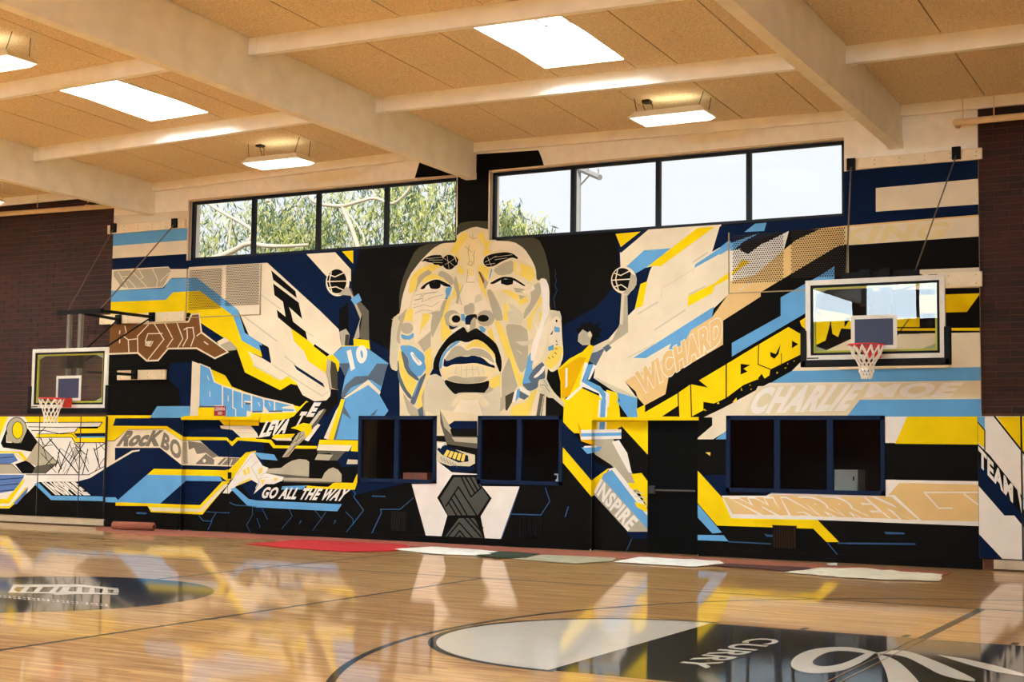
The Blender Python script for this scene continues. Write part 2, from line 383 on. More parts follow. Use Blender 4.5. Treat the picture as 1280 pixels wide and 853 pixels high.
def l(col, w, t):
    pp = pts(t); tris = []
    for i, (a, b) in enumerate(zip(pp, pp[1:])):
        d = Vector(b)-Vector(a)
        if d.length < 1e-6: continue
        d.normalize(); nrm = Vector((-d.y, d.x))*w/2; e = d*w*0.35
        q = [Vector(a)-e+nrm, Vector(b)+e+nrm, Vector(b)+e-nrm, Vector(a)-e-nrm]; q = [topx((v.x, v.y)) for v in q]
        tris += [(q[0], q[1], q[2]), (q[0], q[2], q[3])]
    put_tris(col, tris)
def c(col, cx, cy, rx, ry, a0=0, a1=360, n=28):
    p(col, [(cx+rx*math.cos(math.radians(a0+(a1-a0)*i/n)), cy+ry*math.sin(math.radians(a0+(a1-a0)*i/n))) for i in range(n+(a1-a0 < 360))])
def text_tris(body, bold=0.02, spacing=None):      # unit-square triangles of a word, u right, v up
    cu = bpy.data.curves.new('lettering', 'FONT'); cu.body = body; cu.offset = bold; cu.space_character = spacing or 1.0+bold*2.2; cu.resolution_u = 3
    ob = bpy.data.objects.new('lettering', cu); C.objects.link(ob)
    dg = bpy.context.evaluated_depsgraph_get(); me = bpy.data.meshes.new_from_object(ob.evaluated_get(dg)); me.calc_loop_triangles()
    co = [v.co.copy() for v in me.vertices]; tr = [tuple(q.vertices) for q in me.loop_triangles]
    bpy.data.objects.remove(ob); bpy.data.curves.remove(cu); bpy.data.meshes.remove(me)
    x0, x1, y0, y1 = min(v.x for v in co), max(v.x for v in co), min(v.y for v in co), max(v.y for v in co)
    uv = [((v.x-x0)/(x1-x0), (v.y-y0)/(y1-y0)) for v in co]
    return [tuple(uv[i] for i in q) for q in tr]
def t(col, body, quad, bold=0.02, spacing=None):   # quad TL TR BR BL
    tl, tr_, br, bl = [Vector(q) for q in pts(quad)]
    f = lambda u, v: topx(tuple((bl*(1-u)+br*u)*(1-v)+(tl*(1-u)+tr_*u)*v))
    put_tris(col, [tuple(f(u, v) for u, v in q) for q in text_tris(body, bold, spacing)])
def flush():
    mx = 0
    for s in SURF:
        for g, items in s.items.items():
            cols = sorted({i[0] for i in items}); mb = MB()
            for col, lv, polys in items:
                mx = max(mx, lv)
                for qi, q in enumerate(polys):
                    e = 0.0004+0.00018*lv+0.00002*(qi % 8); v = [(x, s.Y-e, z) for x, z in q] if s.axis == 'y' else [(s.Y+e, x, z) for x, z in q]
                    ar = sum(q[i][0]*q[(i+1) % len(q)][1]-q[(i+1) % len(q)][0]*q[i][1] for i in range(len(q)))
                    if abs(ar) < 1e-8: continue
                    mb.add(v if ar > 0 else v[::-1], [tuple(range(len(v)))], cols.index(col))
            if mb.v:
                o = mb.build(g.split('|')[0], [paint_mat(k) for k in cols], s.parent)
                if '|' in g: o['label'] = g.split('|')[1]
        s.items = {}
    print('MURAL max level', mx)
# --- door leaves (recessed), wall pads: the surfaces that carry paint besides the wall
leafm = mat('black_door_paint', (14, 12, 10), 0.6, spec=0.05)
blackleaf = mat('deep_black_door_paint', (4, 4, 4), 0.6, spec=0.05)
LY = YW+0.11
door_1 = MB().box(-18.43, -17.395, LY, LY+0.05, 0.01, 2.12).build('door_1', leafm, kind='structure')
door_2 = MB().box(-17.385, -16.60, LY, LY+0.05, 0.01, 2.12).build('door_2', leafm, kind='structure')
door_3 = MB().box(-9.815, -8.88, LY, LY+0.05, 0.01, 2.11).build('door_3', leafm, kind='structure')
door_4 = MB().box(-8.87, -7.99, LY, LY+0.05, 0.01, 2.11).build('door_4', blackleaf, kind='structure')
MB().box(-8.80, -8.06, LY-0.06, LY-0.045, 0.985, 1.01).build('push_bar', mat('dull_bar', (58, 54, 48), 0.5), door_4)
MB().box(-8.84, -8.74, LY-0.07, LY, 0.94, 1.06).build('latch_box', mat('dull_latch', (30, 28, 26), 0.5), door_4)
MB().box(-17.36, -17.31, LY-0.05, LY, 1.0, 1.12).build('door_handle', black, door_2)
padm = mat('vinyl_wall_pad', (44, 42, 44), 0.5, noise=0.02, nscale=2, spec=0.1)
PY = 20.94
PADX = [P(x, 560, PY).x for x in (-58, -4, 48.5, 100, 131.5)]
PADR = [P(x, 600, PY).x for x in (1222, 1277.5, 1336)]
PZ0, PZ1 = 0.16, 2.17
pads = []
padlab = {0: 'painted vinyl wall pad with blue and yellow emblem below the brick', 1: 'painted vinyl wall pad with grey disc and yellow oval', 2: 'painted vinyl wall pad with grey cone and scribbled net', 3: 'painted vinyl wall pad with white scribbles against the mural corner',
          4: 'white wall pad with slanted TEAM lettering beside the tan band', 5: 'white wall pad with yellow corner and W lettering'}
for i, (a, b) in enumerate(list(zip(PADX, PADX[1:]))+list(zip(PADR, PADR[1:]))):
    o = MB().box(a+0.006, b-0.006, PY, 21.03, PZ0, PZ1).build('wall_pad', padm)
    md = o.modifiers.new('edge', 'BEVEL'); md.width = 0.008; md.segments = 2
    tag(o, padlab[i], 'wall pad', 'padded panels along the foot of the brick walls'); pads.append((o, a, b))
SURF.append(Surf(YW, (XL, XR, 0.02, 6.98), WIN+LOW+DOOR, wall_back))
SURF.append(Surf(LY, (-18.43, -17.395, 0.01, 2.12), [], door_1)); SURF.append(Surf(LY, (-17.385, -16.60, 0.01, 2.12), [], door_2))
SURF.append(Surf(LY, (-9.815, -8.88, 0.01, 2.11), [], door_3))
for o, a, b in pads: SURF.append(Surf(PY, (a+0.012, b-0.012, PZ0+0.008, PZ1-0.008), [], o))
WALLS, PADS = SURF[:4], SURF[4:]
for X_, dr in ((-18.43, door_1), (-9.815, door_3)): WALLS.append(Surf(X_, (YW, LY, 0.0, 2.11), [], wall_back, 'x'))
SURF = WALLS
# ================= base fields
BAND = 'mural_band|angular bands of yellow, blue, navy and cream paint'
sec(0, 0, 1, BAND)
p('K', '100,338 240,322 575,299 620,298 1060,270 1300,250 1300,760 100,760')
sec(480, 180, 5.333)
p('K', '240,110 205,228 490,205 490,690 705,690 705,185 1068,150 1052,95 1030,42 625,68')
sec(0, 0, 1)
p('N', '236,324 450,309 446,330 439,350 445,390 462,425 486,437 500,460 505,605 440,620 330,400')
p('N', '772,290 902,280 900,340 800,420 745,480 745,540 704,540 704,407 745,384 763,364 774,346')
p('N', '130,522 330,522 330,640 130,640')
p('N', '1050,215 1240,196 1240,300 1050,310')
p('N', '880,284 1062,270 1062,300 900,325')
# left upper stripes
sec(130, 260, 6.094)
p('C', '60,60 640,20 640,170 60,200')
p('B', '60,197 640,154 640,245 60,291')
p('C', '60,291 640,245 640,353 60,386')
p('N', '60,386 640,350 660,400 1000,378 1000,450 505,467 490,447 60,472')
p('C', '60,472 490,447 505,467 640,465 990,446 990,750 730,530 515,535 450,607 50,632')
p('G', '75,480 488,450 510,480 450,600 180,612 130,600 75,520')
l('C', 6, '110,490 180,610'); l('C', 6, '150,550 190,550 245,610'); l('C', 6, '200,470 325,600'); l('C', 6, '270,480 300,530 280,540'); l('C', 6, '370,465 410,550 400,600'); l('C', 6, '500,490 430,560'); l('C', 5, '130,525 200,520'); l('C', 6, '80,480 490,450')
sec(280, 390, 6.094)
p('C', '-268,-340 330,-374 740,0 875,135 895,265 810,345 790,390 782,480 805,590 820,630 780,675 690,682 600,635 550,540 490,490 435,522 230,410 185,300 275,345 360,390 340,270 195,190 130,40 107,-15 -207,-259 -268,-250')
sec(0, 280, 4)
p('B', '540,336 820,322 850,275 985,270 1190,430 1225,545 1310,600 1310,640 1210,585 1165,460 1000,335 865,342 830,380 540,391')
p('Y', '540,391 830,380 865,342 1000,335 1165,460 1210,585 1310,640 1310,666 1241,637 1271,709 1405,783 1442,762 1481,794 1514,857 1455,800 1402,832 1225,743 1186,630 1150,590 1120,575 1005,495 950,445 540,454')
p('N', '1003,495 1122,572 1085,588 1012,540'); p('C', '1085,590 1125,568 1152,590 1100,612'); p('G', '1100,606 1150,585 1190,625 1140,648')
sec(280, 390, 6.094)
p('K', '100,290 160,462 430,598 510,548 560,560 600,635 690,685 655,690 580,720 290,650 65,590 0,470 0,300')
p('Y', '0,480 70,590 0,560')
p('N', '268,250 330,275 358,393 295,355'); p('N', '530,400 755,545 768,578 555,440')
p('Y', '510,122 640,215 690,262 785,342 812,330 885,395 870,455 780,470 640,375 610,300 535,225')
p('K', '690,245 805,325 785,342 683,262')
l('g', 12, '140,25 405,225'); l('g', 10, '372,405 745,640'); l('g', 10, '465,342 545,402'); l('g', 8, '745,645 820,590'); l('g', 9, '600,140 680,185'); l('g', 10, '225,410 420,515')
sec(280, 260, 6.094, 'mural_lettering|black bolt shaped letters on cream')
p('K', '360,475 545,635 555,688 375,548'); p('K', '375,575 570,722 597,847 495,755 512,800 527,867 622,942 637,1008 510,917 412,835 402,775 470,830 450,715 385,665')
sec(280, 260, 6.094, BAND)
l('g', 10, '282,662 430,770')
p('C', '628,352 848,338 968,470 968,560 780,520'); p('N', '848,338 905,330 980,420 980,480'); p('Y', '900,332 985,325 985,425')
# brown graffiti
sec(0, 280, 4, 'mural_lettering|brown block letters outlined in cream')
p('C', '540,499 630,490 735,494 940,486 956,449 998,446 1011,540 1145,642 1075,677 983,626 842,628 792,687 733,689 688,650 540,655')
p('W', '540,507 625,498 735,502 944,494 962,456 994,453 1004,546 1135,640 1075,668 985,618 840,620 789,679 736,681 692,641 540,647')
for q in ('625,512 632,545 615,560 642,580 688,575', '642,580 645,640', '688,560 690,640', '690,560 742,505', '812,548 740,550 728,585 730,608 752,612 765,588', '772,500 820,578 740,680', '826,500 862,568', '885,495 915,575 890,618', '865,575 835,618', '920,530 935,520 938,570 915,612', '965,520 972,565 955,612', '938,520 968,518', '985,560 1004,546', '600,535 598,550', '600,580 598,595', '1022,590 1040,603'): l('C', 5, q)
p('C', '728,588 762,585 742,615')
sec(130, 390, 6.094, BAND)
p('N', '500,390 668,385 660,720 580,720 575,590 490,520'); p('C', '672,375 735,400 722,715 715,795 655,795 665,600')
p('B', '405,720 655,718 655,808 350,808'); p('Y', '30,795 356,793 352,808 78,812 50,860 30,860')
sec(230, 470, 5.686)
p('Y', '100,222 300,222 480,258 790,255 870,178 898,192 835,262 700,325 640,330 540,335 535,308 300,302 0,302 0,285 100,283')
p('Y', '188,-49 294,-2 341,77 430,112 480,128 570,158 830,222 790,262 480,262 276,90 216,45')
sec(230, 470, 5.686, 'mural_lettering|light blue letters reading BELIEVE')
p('C', '110,-90 188,-58 222,40 280,68 350,90 425,115 485,130 575,156 655,173 780,205 800,258 600,268 485,264 455,312 295,306 295,222 102,222')
p('B', '117,-80 182,-52 213,45 270,72 270,210 110,213'); p('B', '280,78 343,98 343,228 365,240 365,300 302,298 302,235 280,215'); p('B', '352,103 410,122 410,225 450,235 445,300 372,300 372,235 352,225')
p('B', '418,125 476,140 476,180 430,178 430,200 476,208 476,255 455,250 418,222'); p('B', '486,140 560,165 565,200 562,255 486,258'); p('B', '572,168 640,182 640,255 605,258 572,215'); p('B', '650,185 765,212 700,222 700,232 785,240 780,252 650,252')
for q in ('185,110 185,148', '315,142 315,180', '168,0 178,30', '530,190 540,215', '605,190 615,215'): l('C', 5, q)
p('S', '110,213 222,213 222,226 108,226'); p('S', '302,300 365,300 445,300 440,308 302,308'); p('S', '486,250 560,248 555,260 486,262'); p('S', '604,248 700,246 700,257 604,258'); p('S', '430,188 476,192 476,205 440,206')
# ================= lower left fields
sec(0, 480, 4, BAND)
p('K', '525,560 580,592 1000,607 1180,470 1280,600 1280,760 525,760')
p('Y', '525,158 757,158 752,172 578,172 565,210 835,212 918,265 1133,268 1160,290 1185,268 1280,270 1280,284 1190,284 1160,312 1133,282 910,282 822,226 640,228 570,285 525,285')
p('C', '525,288 572,288 638,230 825,228 910,284 1000,285 1090,365 1205,370 1180,414 910,407 800,320 575,320 575,385 525,418')
p('w', '940,286 1008,296 1092,362 1062,372 1030,345 985,352 970,320 945,330'); p('w', '980,398 1030,350 1072,380 1070,405 980,402'); p('w', '1085,405 1120,370 1200,372 1180,408'); c('C', 1022, 385, 8, 9)
l('C', 5, '1105,405 1135,375'); l('C', 5, '1150,405 1160,380')
p('G', '915,290 935,290 940,400 915,400')
p('C', '525,415 660,334 700,330 697,337 665,342 525,424')
p('Y', '735,455 770,425 1125,433 1180,420 1250,340 1280,335 1280,360 1190,455 1140,490 1100,462')
p('B', '735,455 1100,462 1112,488 930,485 800,600 575,594'); p('N', '930,485 1112,488 1000,606 800,600')
p('Y', '578,592 1000,607 1112,488 1150,488 1012,654 755,642 738,612 578,610'); p('C', '745,617 1000,626 1124,500 1140,506 1010,641 762,636')
p('B', '520,568 578,568 600,594 520,592'); p('s', '685,642 735,645 730,653 680,650')
for q in ('995,660 1015,685 1055,688 1080,645', '1030,640 1145,647', '1060,688 1040,730', '1150,595 1180,608 1280,612'): l('s', 4, q)
sec(0, 480, 4, 'mural_lettering|grey letters reading ROCK BOTTOM')
t('w', 'RocK', '636,234 826,232 796,314 578,314', 0.06, 1.05); t('w', 'BO', '820,240 908,296 905,390 802,316', 0.05)
# white mechanical hand, hills, ribbons
sec(230, 470, 5.686, BAND)
p('Y', '300,308 533,308 533,355 285,352 250,315'); p('C', '255,355 475,355 520,410 530,440 405,440 345,385 265,375'); l('g', 5, '345,372 480,378'); l('g', 5, '380,405 500,408')
p('K', '533,332 640,330 775,295 870,190 900,185 1000,185 960,235 900,300 830,330 760,380 620,440 530,445')
p('Y', '370,440 535,450 620,455 650,495 945,500 945,518 830,518 635,514 605,476 530,470 370,458')
p('B', '495,543 640,560 665,602 545,592')
p('G', '580,662 690,655 730,625 770,603 820,592 870,597 890,612 888,722 570,692'); p('D', '580,690 888,716 888,735 690,724')
p('G', '690,724 980,732 1000,690 1030,662 1060,652 1095,668 1120,700 1120,757 715,748'); p('K', '890,600 1020,610 1130,600 1130,650 1250,640 1250,760 1122,757 1120,700 1095,668 1060,652 1030,662 1000,690 980,730 889,722')
p('D', '690,746 1120,756 1050,765 715,756'); p('N', '1150,540 1240,540 1240,590 1165,600 1120,650 1085,600')
p('Y', '880,785 1030,790 1060,763 1200,765 1240,680 1240,730 1215,810 880,802'); p('D', '1045,540 1150,535 1090,602 1030,602'); p('G', '950,557 1060,562 1030,602 930,597'); p('D', '950,530 1150,532 1150,542 950,556')
p('g', '1165,595 1240,598 1240,628 1155,628')
p('Y', '965,455 1240,460 1240,540 1185,535 1195,495 955,492'); p('C', '955,490 1195,495 1172,536 945,530')
sec(230, 470, 5.686, 'mural_band|white mechanical hand with yellow details')
p('Y', '300,690 440,545 492,540 365,700 310,742'); p('V', '340,745 470,555 497,545 560,640 600,655 580,692 710,720 700,745 640,770 580,770 495,842 530,770 480,740 370,785 320,838 275,835')
for q in ('415,672 436,660 452,702 432,710', '445,655 462,645 472,692 455,702', '530,662 560,650 555,690 530,706', '380,770 480,720 470,745 385,780', '640,728 670,725 660,745 640,750', '545,740 580,735 560,780'): p('L', q)
for q in ('480,570 380,700', '520,610 480,650 500,690 540,760', '600,720 540,730 510,800', '580,690 540,715'): l('g', 5, q)
sec(230, 470, 5.686, 'mural_lettering|cream letters reading ELEVATE on black')
t('V', 'LEVA', '585,322 778,302 716,410 530,442', 0.065); t('V', 'T', '835,255 880,255 825,360 780,360', 0.06); t('V', 'E', '925,190 978,190 918,292 868,292', 0.06)
sec(230, 470, 5.686, BAND)
p('Y', '640,418 790,413 770,440 625,447'); p('C', '630,446 765,441 765,462 660,460')
# go all the way
sec(280, 520, 5.331)
p('B', '45,487 75,478 165,555 220,565 785,590 755,637 215,610 160,602'); p('Y', '550,465 690,478 740,445 860,448 860,492 550,482'); p('B', '390,470 550,465 520,492 380,492')
for q in ('190,615 190,660 150,730 175,775', '255,620 290,690', '220,685 240,740 220,780', '435,625 455,670 350,795', '605,630 650,685 560,805', '680,640 650,685', '810,640 860,690 860,720 780,820', '40,575 60,592 215,605', '0,645 35,645', '505,705 515,700 500,722', '735,700 745,698 732,720'): l('s', 4, q)
sec(280, 520, 5.331, 'mural_lettering|cream letters reading GO ALL THE WAY')
t('X', 'GO ALL THE WAY', '282,488 852,502 795,585 255,566', 0.05); t('V', 'GO ALL THE WAY', '272,474 850,488 790,570 242,550', 0.045)
# ================= player in light blue
sec(230, 470, 5.686, 'mural_player|player in light blue jersey number 10 reaching for ball')
p('V', '960,345 970,350 885,467 858,455 945,338'); p('N', '1030,310 1030,330 945,498 900,470 960,370 1000,318')
p('K', '1045,95 1092,95 1095,190 1012,292 995,245 965,215 1040,150'); p('D', '1000,235 1014,243 945,350 905,380 888,348 960,252'); p('g', '962,252 1000,235 905,362 888,348')
p('Y', '760,372 850,335 905,345 912,400 870,442 845,400 800,380'); p('G', '815,405 855,393 868,440 800,502 742,577 698,580 760,490 790,440')
for q in ('850,420 770,480', '845,450 720,575', '800,480 735,575', '830,405 800,470'): l('D', 5, q)
sec(390, 320, 3.047)
c('C', 98, 101, 45, 53); c('K', 95, 97, 37, 46); l('C', 4, '57,98 135,96'); l('C', 4, '64,72 88,80 128,62'); l('C', 4, '62,122 92,118 124,132'); l('C', 4, '74,62 66,98 76,138')
p('G', '100,148 132,118 150,125 158,150 192,215 180,262 182,312 158,320 184,240 148,152 128,150'); p('D', '140,118 152,128 158,150 186,176 217,210 218,332 180,312 192,230 160,160')
p('B', '148,166 178,143 190,170 162,187'); p('K', '105,205 138,178 140,310 120,300 103,272'); p('G', '104,290 130,278 144,300 138,344 113,344 110,315'); p('d', '128,300 143,300 138,342 125,342')
p('Y', '158,315 218,322 222,357 195,347 110,347 113,342 160,342')
p('B', '118,345 195,345 220,358 292,410 285,425 260,522 215,472 130,532 112,535 128,455 102,412 74,382')
p('S', '103,410 150,408 128,462'); p('S', '128,492 165,460 215,457 248,410 290,412 264,498 225,472 150,502 115,547 112,530')
p('C', '120,542 215,472 262,518 258,530 215,492 130,545'); p('B', '122,546 215,492 258,530 292,590 275,612 180,612 180,700 55,700')
p('S', '118,562 150,622 118,600'); p('S', '252,582 238,608 222,608'); p('C', '92,590 110,560 64,700 46,695'); p('Y', '112,545 126,548 82,702 62,700'); p('S', '126,552 130,548 92,702 82,702')
p('G', '58,392 75,398 72,450 100,512 70,506 54,450'); p('d', '74,400 90,410 98,440 98,512 76,502 70,440'); p('Y', '58,386 80,374 106,405 100,442 92,410 78,394')
t('V', '10', '132,362 206,334 216,394 150,440', 0.06)
# ================= player in yellow
sec(0, 0, 1, BAND)
p('C', '811,286 902,280 890,315 913,302 913,366 893,385 870,402 781,477 797,499 742,473 745,455 760,425 785,395 793,387 803,372 812,340 815,333 776,342 775,316')
sec(740, 270, 5.687)
p('Y', '168,128 345,112 205,222'); p('N', '345,112 408,92 205,265 205,222'); p('B', '240,365 370,245 560,230 410,352 310,410'); p('Y', '750,86 872,78 490,357 400,357'); p('N', '310,410 430,358 350,480 300,665 252,700 230,560')
p('Y', '345,485 395,465 360,640 305,660'); p('B', '735,345 985,178 985,228 725,372'); p('Y', '685,570 870,480 985,392 985,442 870,500 855,550 680,645'); p('N', '908,75 990,70 990,170 855,255')
for q in ('328,697 465,615', '447,810 662,670', '690,560 800,505', '720,328 820,262'): l('g', 12, q)
for q in ('490,580 500,515 720,380 725,400',): l('g', 4, q)
sec(780, 390, 5.687)
p('C', '0,480 60,330 240,230 340,225 310,290 270,345 5,497'); p('C', '430,225 300,290 260,350 480,200 620,60 560,40 480,132'); p('B', '65,328 640,-38 625,42 480,132 430,225 310,288 335,225 155,330'); l('g', 8, '30,325 230,222')
sec(660, 320, 3.878, 'mural_player|player in yellow jersey shooting ball')
c('C', 465, 118, 62, 66); c('K', 458, 115, 50, 56); l('C', 5, '410,118 510,112'); l('C', 5, '420,85 450,95 495,72'); l('C', 5, '420,150 452,140 490,165'); l('C', 5, '435,65 425,115 440,170')
p('G', '455,185 485,155 500,85 525,98 526,140 485,192'); p('g', '454,180 480,186 486,372 445,402 445,325'); p('G', '468,190 482,190 486,372 440,345 460,330')
p('G', '372,452 486,368 478,345 445,330 410,405 380,432'); p('g', '315,440 402,398 385,440 300,482')
p('S', '290,478 372,453 330,532 275,495'); p('S', '362,446 388,428 406,445 380,468')
p('K', '240,375 234,350 255,350 262,325 285,331 300,317 315,335 346,325 340,346 362,360 345,375 352,397 330,395 330,422 303,427 298,370 270,358')
p('G', '245,382 265,357 290,372 301,364 312,385 302,412 302,432 265,434 242,415'); c('g', 300, 382, 9, 14)
p('Y', '145,550 200,500 265,465 298,430 322,440 292,520 258,610 260,640 180,690 178,740 160,702 158,610'); p('Q', '150,552 250,490 282,495 200,682 165,692 158,610'); p('V', '183,545 192,543 192,632 181,642')
p('Y', '175,720 258,640 350,682 335,800 320,860 225,860 170,812'); p('Y', '380,650 435,665 452,830 375,860'); p('Q', '185,752 230,700 280,700 265,800 250,832 180,782')
p('V', '178,700 262,622 268,635 182,712'); p('V', '275,515 292,522 262,610 350,645 396,668 385,860 325,860 348,690 345,668 250,628'); p('B', '290,528 322,524 286,602 352,634 378,668 366,860 350,860 360,685 345,660 264,612'); p('V', '318,528 332,533 300,600 290,602')
p('g', '318,592 330,590 530,684 525,700 420,660')
p('B', '430,662 530,690 528,800 452,720')
p('g', '48,602 88,592 104,630 122,664 178,720 178,738 122,690 100,688 66,664 52,650 80,648 50,622 82,618')
for q in ('80,600 95,640', '60,640 96,655'): l('D', 3, q)
# ================= tan lettering band and yellow letters
sec(0, 0, 1, BAND)
p('O', '781,477 827,451 834,441 855,430 864,413 890,397 912,366 981,348 984,290 1060,282 1230,268 1230,287 1090,304 1061,306 1044,309 951,365 951,371 904,401 904,431 836,471 832,493 806,507 797,497 795,490')
p('K', '1044,309 1061,305 1232,290 1232,345 1044,345 951,400 951,365')
p('K', '904,401 951,371 951,365 1044,309 1062,306 1062,330 1010,372 976,372 976,395 915,429 904,431')
sec(780, 390, 5.687, 'mural_lettering|tan letters with thin cream strokes')
t('V', 'WICHARD', '70,432 702,8 704,222 118,606', 0.085, 1.12); t('O', 'WICHARD', '76,434 698,16 700,214 124,598', 0.055, 1.12)
sec(0, 0, 1, BAND)
p('B', '915,429 976,395 976,372 1023,346 1043,333 1043,352 1010,374 1010,390 930,437 915,446')
sec(780, 390, 5.687, 'mural_lettering|large yellow block letters on black')
p('Y', '90,690 150,660 150,715 380,582 475,515 600,540 535,488 725,375 955,235 1170,108 1268,165 1268,298 1040,410 1035,452 1000,475 980,440 945,482 850,520 728,612 640,652 565,640 565,700 420,778 90,778')
for q in ('385,575 392,745', '475,515 481,745'): l('K', 8, q)
l('K', 9, '728,375 728,612'); l('K', 7, '958,235 955,375 1040,408'); l('K', 5, '1120,297 1120,410'); p('K', '270,745 390,665 390,745'); p('K', '830,370 900,378 850,405 880,425 830,447'); p('K', '1040,285 1080,300 1115,230 1100,300 1070,335 1042,315'); p('K', '1195,205 1240,230 1195,260')
for q in ('660,655 672,640 680,655', '770,645 800,610 805,635', '560,700 590,705 575,690', '900,550 908,545 905,558', '890,522 902,518 898,526', '835,540 842,560 832,560', '950,475 958,478 950,485', '1085,430 1095,428 1095,436 1085,440', '1140,400 1158,395 1150,405', '1205,350 1215,345 1210,355', '1160,370 1168,365 1168,375'): p('Y', q)
sec(990, 320, 5.019, BAND)
p('Y', '50,410 140,350 240,420 215,530 150,560 95,470 60,440'); p('Y', '150,335 445,385 445,400 370,460 310,455 290,510 255,490 245,420'); p('Y', '660,390 830,383 895,430 895,447 655,447'); p('Y', '655,455 900,455 900,470 655,470')
p('C', '430,495 900,488 1000,488 1000,600 180,610'); l('K', 6, '150,335 245,420 215,530'); l('K', 6, '740,390 660,500'); p('K', '330,385 370,390 330,450'); p('N', '660,340 780,325 780,385 660,390')
sec(1080, 350, 4.74)
p('C', '330,-60 720,-75 720,46 330,55'); p('Y', '330,92 690,80 610,190 330,198'); p('Y', '330,288 700,284 700,302 330,300'); p('C', '330,318 705,312 705,522 330,526'); p('K', '330,200 608,193 690,85 705,85 705,282 330,286')
sec(0, 0, 1)
p('C', '988,466 1003,451 1090,456 1095,440 1232,420 1232,460 1060,464'); p('B', '960,481 990,464 1232,459 1232,476'); p('C', '962,479 1232,476 1232,501 1073,501 1060,522 880,522 905,510')
p('B', '1073,500 1232,499 1232,523 1058,522')
sec(930, 390, 5.689, 'mural_lettering|white letters reading CHARLIE MOE on cream')
p('F', '100,530 1700,490 1700,612 830,620 740,735 0,735'); t('V', 'CHARLIE', '110,535 880,505 720,705 20,730', 0.05); t('V', 'MOE', '900,510 1570,500 1470,605 850,612', 0.045)
sec(860, 510, 4.264, BAND)
p('C', '130,35 205,5 205,125 135,168 45,168 130,95'); p('B', '205,122 205,168 148,168'); p('L', '93,238 120,238 118,257'); p('N', '75,360 210,358 210,470 440,460 420,477 170,472')
p('Y', '45,328 178,475 240,565 665,578 690,598 805,716 738,716 668,645 155,628 45,500'); p('B', '45,505 180,665 130,670 45,578'); p('B', '45,678 190,680 215,712 45,706')
for q in ('215,714 440,726', '745,722 845,842', '800,722 1160,728'): l('s', 6, q)
p('s', '405,672 460,680 560,684 560,692 420,688')
sec(0, 0, 1)
p('V', '902,620 958,620 965,616 1104,618 1106,600 1224,602 1224,658 1016,650 914,648'); p('V', '1106,521 1136,521 1120,554 1106,554'); p('Y', '1134,521 1226,521 1226,556 1119,555'); p('V', '1106,600 1120,600 1115,618 1106,618')
sec(0, 0, 1, 'mural_lettering|tan letters reading WARREN G')
p('O', '904,622 958,622 966,619 1080,622 1110,620 1124,604 1224,606 1224,652 1151,651 1016,645 916,643')
t('V', 'WARREN', '910,622 1118,619 1153,652 936,645', 0.095, 1.2); t('O', 'WARREN', '914,624 1114,621 1148,650 940,643.5', 0.065, 1.2)
sec(1060, 510, 4.064); l('V', 7, '660,430 388,430 460,510 528,510'); l('V', 7, '590,438 660,492')
sec(1060, 510, 4.064, BAND)
p('s', '183,631 282,634 290,643 195,643'); l('s', 8, '0,689 340,693')
# right upper stripes
sec(1060, 180, 4.741)
p('C', '165,262 800,204 800,356 165,402'); p('C', '0,492 800,428 800,547 0,601')
sec(1060, 180, 4.741, 'mural_lettering|pale tan letters reading KING')
t('A', 'KING', '-30,495 620,458 560,562 -70,606', 0.045)
sec(900, 260, 5.689, BAND)
p('B', '175,172 250,113 332,106 315,165'); p('B', '0,282 60,236 75,290 0,335'); p('B', '75,250 280,180 170,240 100,300 75,310'); p('V', '100,300 320,250 490,165 455,300 250,480 75,520 65,310'); p('K', '180,250 460,170 300,255 200,330 140,300'); p('K', '492,160 545,160 520,255 455,310'); p('K', '530,160 720,148 520,257')
p('O', '75,520 250,480 455,300 540,230 720,148 880,143 880,260 820,282 290,600 75,600'); p('Y', '80,470 160,370 220,380 150,430 90,480'); l('g', 10, '130,590 210,540'); l('g', 6, '60,630 40,710')
p('B', '700,492 815,415 815,515 640,545')
# ================= centre bottom: legs, shoe, INSPIRE, tie
sec(690, 500, 4.062)
p('N', '55,110 200,275 295,345 200,410 55,240'); p('Y', '55,240 200,410 290,345 220,480 200,492 55,318')
p('Y', '60,0 250,-10 335,100 335,152 148,152 60,105'); p('V', '240,0 285,0 275,155 228,155'); p('B', '250,0 275,0 267,155 240,155'); p('Q', '130,115 150,150 148,200 222,205 222,235 148,210')
p('Y', '335,95 700,90 668,112 492,112 492,285 345,125'); p('B', '325,0 430,50 440,105 395,100')
p('Y', '200,98 672,93 668,113 200,113')
sec(690, 500, 4.062, 'mural_player|grey leg with striped sock and yellow shoe')
p('V', '148,153 352,150 352,198 148,203'); p('B', '148,170 352,166 352,182 148,187')
p('K', '200,270 300,270 335,325 295,352 225,320'); p('G', '215,200 312,200 410,375 470,450 430,470 300,330 215,275'); p('V', '305,214 340,205 382,270 405,372 390,370'); p('B', '150,242 255,238 240,262 180,275'); p('V', '165,235 222,233 230,240 160,244')
p('G', '295,350 470,560 492,590 492,670 385,670 212,480 250,400'); p('Y', '402,378 455,372 492,422 492,560 430,445'); p('V', '285,352 320,343 480,540 492,590 440,560'); p('B', '262,378 305,356 492,602 492,665 255,398')
p('Y', '385,420 430,425 440,450 420,460 395,445'); p('Y', '420,520 470,530 488,560 480,572 430,545'); l('g', 6, '415,470 460,475'); l('g', 6, '425,490 470,497'); l('g', 6, '440,510 480,517')
sec(690, 500, 4.062, 'mural_lettering|cream letters reading INSPIRE')
t('V', 'INSPIRE', '250,398 442,612 384,668 212,468', 0.045)
sec(690, 500, 4.062, BAND)
p('N', '373,670 490,670 490,706 405,706'); l('s', 4, '405,706 372,782'); l('s', 5, '82,545 68,592')
sec(440, 510, 4.489)
